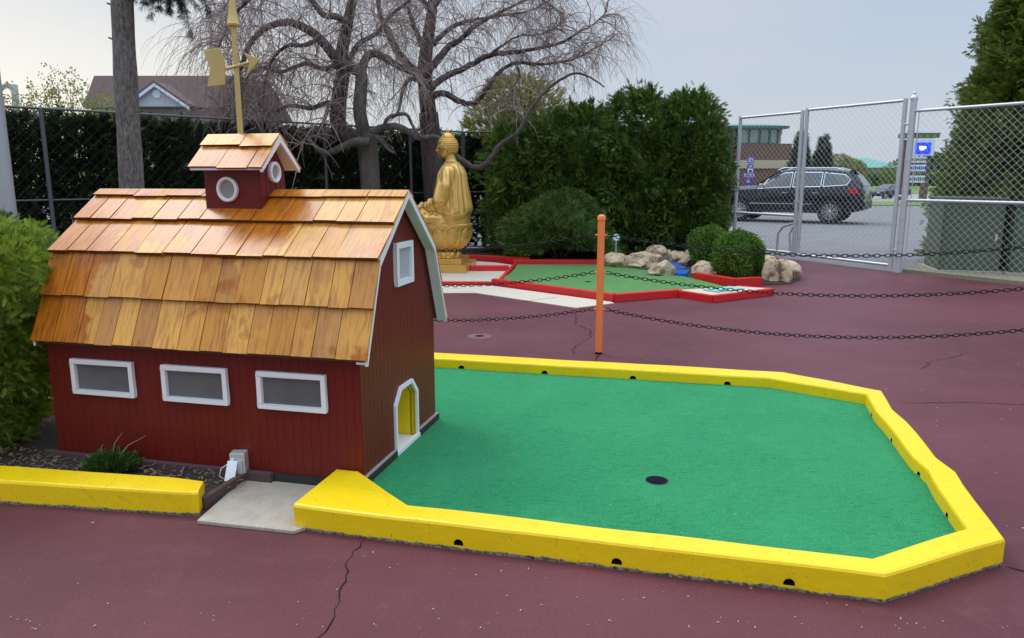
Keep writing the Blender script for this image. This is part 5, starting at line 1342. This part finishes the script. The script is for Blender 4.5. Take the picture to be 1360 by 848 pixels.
def build_car(name, label, cat, loc, rz, st, paint, wr, wx, wy, wins, suv):
    t = thing(name, label, cat, loc, rz)
    b_ = car_body(st).build('body', M[paint], t, 'all')
    bm = bmesh.new(); bm.from_mesh(b_.data); bmesh.ops.recalc_face_normals(bm, faces=bm.faces[:]); bm.to_mesh(b_.data); bm.free()
    cm_ = MB()
    for x in wx:
        for s in (1, -1):
            q = MB().lathe([(wr*1.16, 0), (wr*1.16, .45)], 28); cm_.add([(x+a, s*(wy-.32)+s*c, wr+b2) for a, b2, c in q.v], q.f if s == 1 else [f[::-1] for f in q.f])
    ct = cm_.build('cutter', M['carblack']); ct.location = loc; ct.rotation_euler = (0, 0, rz)
    bm = bmesh.new(); bm.from_mesh(ct.data); bmesh.ops.recalc_face_normals(bm, faces=bm.faces[:]); bm.to_mesh(ct.data); bm.free()
    bpy.context.view_layer.update(); cut(b_, ct)
    try: b_.data.set_sharp_from_angle(angle=R(32))
    except Exception: pass
    for x in wx:
        for s in (1, -1): wheel(t, x, s*(wy-.115), wr, .23, 7, s)
    for s in (1, -1):
        for pl_ in wins:
            c = Vector((sum(p[0] for p in pl_)/len(pl_), 0, 0)); cz = sum(p[1] for p in pl_)/len(pl_)
            big = [side_pt(st, c.x+(x-c.x)*1.035, cz+(tt-cz)*1.10, s, .003) for x, tt in pl_]; sm = [side_pt(st, x, tt, s, .009) for x, tt in pl_]
            MB().prism(big, (0, -s*.02, 0)).build('window_trim', M['chrome'], t); MB().prism(sm, (0, -s*.02, 0)).build('side_window', M['glass'], t)
    return t
# dark SUV: x forward
ST = [(2.36, .42, .60, .70, .86, .66, .98, .45), (2.26, .36, .80, .88, 1.0, .84, 1.07, .62), (1.95, .33, .90, .96, 1.04, .90, 1.12, .66), (1.05, .33, .92, .97, 1.09, .92, 1.19, .72), (.95, .33, .92, .97, 1.09, .92, 1.22, .72),
      (.25, .33, .92, .97, 1.11, .92, 1.68, .60), (-.2, .33, .92, .97, 1.12, .92, 1.745, .61), (-1.3, .33, .92, .97, 1.15, .92, 1.735, .61), (-1.95, .35, .92, .97, 1.18, .91, 1.67, .60), (-2.12, .37, .90, .965, 1.18, .90, 1.56, .62), (-2.36, .42, .82, .93, 1.15, .87, 1.20, .74), (-2.44, .50, .72, .84, .98, .78, 1.04, .6)]
hdir = Vector((-.84, .54, 0)).normalized(); left = Vector((-hdir.y, hdir.x, 0))
wheelR = Vector((10.3, 24.6, 0)); cc = wheelR+hdir*1.46-left*.82
WIN = [[(.86, .10), (.30, .10), (-.18, .10), (-.18, .86), (.10, .88), (.34, .72)], [(-.26, .10), (-1.12, .10), (-1.12, .86), (-.26, .87)], [(-1.20, .10), (-1.90, .16), (-1.98, .55), (-1.80, .80), (-1.20, .85)]]
suv = build_car('parked_suv', 'dark blue black suv parked beyond the gate', 'car', cc, math.atan2(hdir.y, hdir.x), ST, 'carpaint', .385, (1.46, -1.46), .96, WIN, True)
for s in (1, -1):
    MB().tube([(.30, s*.64, 1.72), (.1, s*.66, 1.79), (-1.5, s*.66, 1.78), (-1.75, s*.64, 1.71)], .018, 8).build('roof_rail', M['chrome'], suv, True)
    MB().box((.72, s*1.04, 1.20), (.12, .20, .15)).build('mirror', M['chrome'], suv, False, .03)
    for x in (-.02, -.98): MB().box((x, s*.985, .98), (.19, .03, .03)).build('door_handle', M['chrome'], suv, False, .008)
    MB().box((.1, s*.972, .62), (2.0, .02, .03)).build('side_strip', M['chrome'], suv, False, .005)
    for x in (-1.46, 1.46): pass
    MB().box((-.1, s*.94, .38), (2.2, .05, .09)).build('sill', M['carblack'], suv, False, .01)
    MB().prism([(-2.20, s*.955, 1.13), (-1.96, s*.965, 1.10), (-1.98, s*.962, .98), (-2.33, s*.935, .96)], (0, -s*.1, 0)).build('tail_light', M['lens_red'], suv, False, .01)
    MB().box((2.20, s*.74, .93), (.16, .24, .13)).build('headlight', M['lens'], suv, False, .03)
    for x in (-.22, -1.16, .92): MB().box((x, s*.968, .80), (.008, .012, .62)).build('door_seam', M['carblack'], suv)
MB().prism([(-2.115, -.6, 1.55), (-2.115, .6, 1.55), (-2.372, .72, 1.205), (-2.372, -.72, 1.205)], (-.02, 0, .012)).build('rear_window', M['glass'], suv)
MB().prism([(.98, -.7, 1.225), (.98, .7, 1.225), (.27, .58, 1.685), (.27, -.58, 1.685)], (.015, 0, .02)).build('windscreen', M['glass'], suv)
MB().box((-2.40, 0, .60), (.14, 1.62, .26)).build('rear_bumper', M['carblack'], suv, False, .04)
MB().box((-2.05, 0, 1.70), (.26, 1.1, .03)).build('spoiler', M['carblack'], suv, False, .01)
# far sedan
SS = [(2.28, .35, .6, .72, .58, .7, .66, .55), (2.1, .28, .8, .87, .68, .84, .76, .66), (1.1, .26, .86, .91, .82, .87, .92, .72), (.95, .26, .86, .91, .84, .87, .95, .72), (.1, .26, .86, .91, .88, .87, 1.38, .56), (-.9, .26, .86, .91, .90, .87, 1.40, .56), (-1.7, .28, .86, .91, .92, .86, 1.06, .62), (-2.2, .34, .78, .87, .90, .82, .98, .66), (-2.3, .42, .66, .78, .78, .7, .84, .55)]
p = at(1179, 258, 74); sed = build_car('far_sedan', 'small grey sedan on the far road beside the sign', 'car', (p.x, p.y, -.62), R(205), SS, 'sedanpaint', .32, (1.38, -1.38), .9, [[(.78, .1), (-.05, .1), (-.05, .85), (.08, .85)], [(-.13, .1), (-1.45, .12), (-.85, .86), (-.13, .86)]], False)
for s in (1, -1): MB().box((2.20, s*.66, .62), (.12, .28, .13)).build('headlight', M['lens'], sed, False, .03)
MB().prism([(.98, -.7, .955), (.98, .7, .955), (.12, .54, 1.385), (.12, -.54, 1.385)], (.02, 0, .02)).build('windscreen', M['glass'], sed)

# ================================================================== BUILDINGS BEYOND
def local_box(mb, x0, x1, y0, y1, z0, z1): return mb.box(((x0+x1)/2, (y0+y1)/2, (z0+z1)/2), (x1-x0, y1-y0, z1-z0))
YB = 56.0
def bx_(px): return at(px, 235, YB).x
def bz_(py): return at(1000, py, YB).z
br = thing('brick_building', 'brown brick building with green metal roof beyond the gate', 'building', (0, 0, 0))
xr = bx_(1049); xl = 6.0; zl = bz_(190)
local_box(MB(), xl, xr, YB, YB+14, -1.2, bz_(224)).build('lower_wall', M['brick'], br)
local_box(MB(), xl-.1, xr+.1, YB-.12, YB+14.1, bz_(224), bz_(213)).build('stone_band', M['cream'], br)
local_box(MB(), xl, xr, YB, YB+14, bz_(213), bz_(191)).build('upper_wall', M['brick'], br)
xu = bx_(1036)
ub = local_box(MB(), xl, xu, YB+.3, YB+9, bz_(191), bz_(171)).build('clerestory_wall', M['cream'], br)
for a, b_ in ((978, 992), (993.5, 1006), (1007.5, 1019), (1020.5, 1030)):
    f_ = local_box(MB(), bx_(a), bx_(b_), YB+.2, YB+.29, bz_(189.5), bz_(172.5)).build('window_pane', M['bglass'], br)
for a in (977, 992.8, 1006.8, 1019.8, 1031): local_box(MB(), bx_(a)-.07, bx_(a)+.07, YB+.1, YB+.295, bz_(190), bz_(172)).build('mullion', M['greenmetal'], br)
local_box(MB(), xl-.5, bx_(1041), YB-.5, YB+9.5, bz_(171.5), bz_(168)).build('eave', M['greenmetal'], br)
q = MB(); q.prism([(xl-.5, YB-.5, bz_(168)), (xl-.5, YB+9.5, bz_(168)), (xl-.5, YB+4.5, bz_(160))], (bx_(1041)-xl+.5, 0, 0)); q.build('roof', M['greenmetal'], br)
local_box(MB(), bx_(1041)+.05, bx_(1050), YB+3, YB+8, bz_(191), bz_(176)).build('stair_block', M['bglass'], br); local_box(MB(), bx_(1041)+.03, bx_(1051.5), YB+2.6, YB+8.2, bz_(176), bz_(170)).build('eave', M['greenmetal'], br)
# far green-roofed building
YG = 150; gx = lambda px: at(px, 235, YG).x; gz = lambda py: at(1160, py, YG).z
fb = thing('green_roofed_building', 'far low building with a pale green roof', 'building', (0, 0, 0))
local_box(MB(), gx(1120), gx(1196), YG, YG+30, -1, gz(223)).build('wall', M['cream'], fb)
MB().prism([(gx(1117), YG-1.5, gz(223)), (gx(1117), YG+31, gz(223)), (gx(1117), YG+15, gz(208))], (gx(1198)-gx(1117), 0, 0)).build('roof', M['greenmetal2'], fb)
for k in range(7): local_box(MB(), gx(1124+k*10), gx(1130+k*10), YG-.12, YG+.02, gz(232), gz(226)).build('window', M['bglass'], fb)
# distant trees and bushes
def far_tree(px, top, bot, wpx, dep, label, mat, cone, seed, n=1600, cat='tree'):
    b0 = at(px, bot, dep); zt = at(px, top, dep).z; zb = zg(dep)-.0; r = wpx/1000*dep/2*1.0
    t = thing('conifer_tree' if cone else 'bushy_tree', label, cat, (b0.x, dep, zb)); h = zt-zb
    pf = (lambda q: r*(1-q)**.8*(.9+.1*math.sin(q*30))+.03) if cone else (lambda q: r*math.sqrt(max(.02, 1-(1.6*q-.6)**2)) if q > 0 else .1)
    p_, d_ = crown_points(n, h*.96, pf, seed, h*.04, .6, .15, .2 if cone else .6); s = h*.045
    leaf_mesh('crown', p_, d_, s*(.8+.8*np.random.rand(len(p_)))*(1.5 if cone else 1.3), TUFT if cone else LEAF, M[mat], t, .8)
    MB().tube([(0, 0, -.2), (0, 0, h*.8)], [h*.025, h*.006], 7).build('trunk', M['bark_dark'], t, True); return t
far_tree(1060, 174, 250, 34, 52, 'blue green spruce at the right corner of the brick building', 'leaf_far', True, 61, 2200)
far_tree(1090, 180, 250, 34, 60, 'pointed dark spruce seen through the gate, right of the first', 'leaf_far', True, 62, 2200)
far_tree(1113, 205, 250, 62, 66, 'round yellow green bush tree behind the car', 'leaf_gold', False, 63, 1800)
far_tree(1136, 214, 250, 36, 72, 'smaller olive bush tree right of the yellow green one', 'leaf_olive', False, 64, 1300)
far_tree(1190, 214, 246, 40, 118, 'reddish bare bush left of the sign', 'leaf_olive', False, 65, 900)
hb = thing('far_hedge', 'low clipped dark hedge on the far grass bank', 'hedge', (0, 0, 0))
n = 2500; x = rs_.uniform(at(1128, 240, 125).x, at(1262, 240, 125).x, n); y = rs_.uniform(124, 127, n); z = zg(125)+rs_.rand(n)*1.9
leaf_mesh('foliage', np.stack([x, y, z], 1), rs_.normal(size=(n, 3))+np.array([0, -1, .5]), .7, LEAF_S, M['leaf_lush'], hb, 1)
wl_ = thing('far_treeline', 'distant band of mixed trees along the horizon', 'tree line', (0, 0, 0)); wl_['kind'] = 'stuff'
n = 9000; x = rs_.uniform(-260, 330, n); z = zg(230)+rs_.rand(n)*(3.5+2.5*np.sin(x*.05)+1.5*np.sin(x*.21)); y = rs_.uniform(225, 240, n)
tl_ = leaf_mesh('foliage', np.stack([x, y, z], 1), rs_.normal(size=(n, 3))+np.array([0, -1, .5]), 2.6, LEAF_S, M['leaf_far'], wl_, 1)
# sign pylon
YS = 62; px_ = lambda a: at(a-3, 235, YS).x; pz_ = lambda b_: at(1222, b_, YS).z
pn = thing('sign_pylon', 'roadside sign with lit blue cup panel and white panels below', 'sign', (0, 0, 0))
for a, b_ in ((1200.5, 1205.5), (1230, 1237)): local_box(MB(), px_(a), px_(b_), YS, YS+.5, zg(YS)-.1, pz_(186)).build('sign_post', M['brownpost'], pn)
local_box(MB(), px_(1198), px_(1243), YS-.3, YS+.9, pz_(183.5), pz_(178.5)).build('sign_canopy', simple('mossy_cap', (.14, .17, .08), .8), pn)
local_box(MB(), px_(1199), px_(1244), YS-.35, YS+.95, pz_(178.5), pz_(177)).build('sign_canopy', M['greenmetal'], pn)
sb = local_box(MB(), px_(1210), px_(1238), YS-.25, YS-.02, pz_(207), pz_(186)).build('sign_panel', M['signwhite'], pn)
local_box(MB(), px_(1212.5), px_(1233), YS-.29, YS-.255, pz_(205), pz_(189.8)).build('blue_face', M['signlit'], sb)
q = MB(); cx, cz = px_(1222), pz_(197.2); s = YS/1000
q.prism([(cx-4.6*s, YS-.30, cz+2.6*s), (cx+3.2*s, YS-.30, cz+2.6*s), (cx+2.6*s, YS-.30, cz-1.2*s), (cx+1.2*s, YS-.30, cz-2.8*s), (cx-2.4*s, YS-.30, cz-2.8*s), (cx-4.2*s, YS-.30, cz-1.0*s)], (0, -.02, 0))
q.prism([(cx+3.2*s, YS-.30, cz+2.2*s), (cx+5.0*s, YS-.30, cz+1.6*s), (cx+4.4*s, YS-.30, cz-.6*s), (cx+2.8*s, YS-.30, cz-.9*s), (cx+2.9*s, YS-.30, cz+.1*s), (cx+3.7*s, YS-.30, cz+.9*s)], (0, -.02, 0))
q.build('cup_emblem', M['signlitw'], sb)
for (y0, y1, mk) in ((209, 215.5, 'signdark'), (219.5, 227, 'signblue'), (234, 242, 'greenmetal')):
    w_ = local_box(MB(), px_(1207), px_(1230), YS-.2, YS-.03, pz_(y1+.8), pz_(y0-.5)).build('sign_panel', M['signwhite'], pn)
    q = MB(); k = 0
    for a in np.arange(1210, 1228.5, 2.6):
        q.box(((px_(a)+px_(a+1.7))/2, YS-.212, (pz_(y0+1.6)+pz_(y1-1.2))/2), (px_(a+1.7)-px_(a), .012, (pz_(y0+1.6)-pz_(y1-1.2))*(1 if k % 3 else .7))); k += 1
    q.build('sign_lettering', M[mk], w_)
# stack of small blue plates on a post
YP = 40; sx_ = lambda a: at(a, 235, YP).x; sz_ = lambda b_: at(995, b_, YP).z
bs = thing('plate_sign', 'post stacked with small blue and purple plates before the brick building', 'sign', (sx_(995), YP, 0))
MB().tube([(0, .05, 0), (0, .05, sz_(209))], .03, 8).build('sign_post', M['galv'], bs)
o_ = sx_(995); dz = 0
def plate2(x0, x1, y0, y1, mat, name='plate'): return local_box(MB(), sx_(x0)-o_, sx_(x1)-o_, -.02, .0, sz_(y1), sz_(y0)).build(name, M[mat], bs)
pa = plate2(991.5, 1000, 208.5, 217, 'signpurple'); local_box(MB(), sx_(993.3)-o_, sx_(998.4)-o_, -.032, -.021, sz_(215), sz_(210.5)).build('plate_face', M['signwhite'], pa)
local_box(MB(), sx_(994.6)-o_, sx_(997.6)-o_, -.045, -.033, sz_(214), sz_(212)).build('plate_mark', M['signblue'], pa)
q = MB(); q.prism([(sx_(995.5)-o_+.18*math.cos(t), -.02, sz_(223)+.20*math.sin(t)) for t in [math.pi*k/12 for k in range(13)]], (0, .02, 0)); pb = q.build('plate', M['signblue'], bs)
MB().box((sx_(995.8)-o_, -.03, sz_(221)), (.09, .012, .09)).build('plate_mark', M['signwhite'], pb)
pc = plate2(992.5, 999.5, 224.5, 229.5, 'signwhite'); local_box(MB(), sx_(994)-o_, sx_(998)-o_, -.032, -.021, sz_(229), sz_(226)).build('plate_mark', M['signblue'], pc)
pd = plate2(987.5, 1002.5, 230, 236.5, 'signpurple'); local_box(MB(), sx_(988.5)-o_, sx_(1001.5)-o_, -.032, -.021, sz_(234.6), sz_(231.2)).build('plate_face', M['signwhite'], pd)
for a in (989.5, 993, 997.3): local_box(MB(), sx_(a)-o_, sx_(a+3.0)-o_, -.045, -.033, sz_(233.9), sz_(231.9)).build('plate_mark', M['signblue'], pd)
pe = plate2(989.5, 1000, 238, 246, 'signblue'); local_box(MB(), sx_(991.5)-o_, sx_(996)-o_, -.032, -.021, sz_(243), sz_(239)).build('plate_mark', M['orange'], pe)
# house and arch beyond the hedge on the left
YH = 34; hx = lambda a: at(a, 235, YH).x; hz_ = lambda b_: at(200, b_, YH).z
hs = thing('brown_roofed_house', 'house with broad brown roof and white gable beyond the hedge', 'house', (0, 0, 0))
local_box(MB(), hx(124), hx(300), YH+.5, YH+9, -.1, hz_(142)).build('wall', M['housewall'], hs)
MB().prism([(hx(119), YH, hz_(143)), (hx(119), YH+10, hz_(143)), (hx(119), YH+6, hz_(88)), (hx(119), YH+1.2, hz_(96))], (hx(310)-hx(119), 0, 0)).build('roof', M['roofbrown'], hs)
dg2 = MB().prism([(hx(193), YH-.6, hz_(143)), (hx(262), YH-.6, hz_(143)), (hx(262), YH-.6, hz_(141)), (hx(226), YH-.6, hz_(115.5)), (hx(193), YH-.6, hz_(139))], (0, 2.6, 0)).build('gable', M['housewhite'], hs)
for a, b_ in (((186, 142), (226, 113.5)), ((226, 113.5), (268, 144))): 
    P1 = Vector((hx(a[0]), YH-.8, hz_(a[1]))); P2 = Vector((hx(b_[0]), YH-.8, hz_(b_[1]))); MB().prism([P1, P2, P2+Vector((0, 0, .10)), P1+Vector((0, 0, .10))], (0, 3.0, 0)).build('gable_roof', M['roofbrown'], dg2)
    MB().prism([P1-Vector((0, .02, 0)), P2-Vector((0, .02, 0)), P2-Vector((0, .02, .14)), P1-Vector((0, .02, .14))], (0, .06, 0)).build('gable_trim', M['signwhite'], dg2)
MB().lathe([(.18, -.03), (.18, .03)], 16).build('gable_vent', M['signwhite'], dg2, True, loc=(hx(226), YH-.62, hz_(127))).rotation_euler = (R(90), 0, 0)
YA = 48; ax_ = lambda a: at(a, 235, YA).x; az_ = lambda b_: at(20, b_, YA).z
ar = thing('arched_tower', 'pale arched tower top just above the hedge at far left', 'tower', (0, 0, 0))
for a, b_ in ((6, 11), (28, 32.5)): local_box(MB(), ax_(a), ax_(b_), YA, YA+.4, -.2, az_(124)).build('pier', M['housewhite'], ar)
q = MB(); n = 12
for k in range(n):
    t0, t1 = math.pi*k/n, math.pi*(k+1)/n; cx, cz = ax_(19.5), az_(124); rx, rz_ = (ax_(28)-ax_(11))/2, az_(116.5)-az_(124)
    f1, f2 = (cx+rx*math.cos(t0), cz+rz_*math.sin(t0)), (cx+rx*math.cos(t1), cz+rz_*math.sin(t1)); top = az_(112)
    q.prism([(f1[0], YA, f1[1]), (f2[0], YA, f2[1]), (f2[0], YA, top), (f1[0], YA, top)], (0, .4, 0))
local_box(q, ax_(6), ax_(11), YA, YA+.4, az_(124)+.001, az_(112)); local_box(q, ax_(28), ax_(32.5), YA, YA+.4, az_(124)+.001, az_(112)); q.build('arch', M['housewhite'], ar)
# green utility cabinets behind the fence
def cabinet(c, w, d, h, rz, label):
    t = thing('utility_cabinet', label, 'utility cabinet', c, rz, 'green cabinets behind the fence')
    MB().box((0, 0, h/2), (w, d, h)).build('cabinet_body', M['utility'], t, False, .015)
    MB().box((0, -.0, h+.012), (w+.05, d+.05, .035)).build('cabinet_lid', M['utility'], t, False, .01)
    for s in (0,): MB().box((0, -d/2-.006, h*.48), (w*.93, .016, h*.90)).build('cabinet_door', M['utility'], t, False, .006)
    MB().box((w*.38, -d/2-.022, h*.5), (.03, .025, .10)).build('handle', M['galv'], t, False, .005)
    MB().box((0, 0, .03), (w+.12, d+.12, .07)).build('cabinet_base', M['concrete'], t)
    return t
cabinet((7.20, 12.05, 0), .86, .8, 1.16, R(-14), 'taller green utility cabinet nearest the gate post')
cabinet((8.12, 11.72, 0), .90, .8, 1.06, R(-14), 'lower green utility cabinet at the right picture edge')
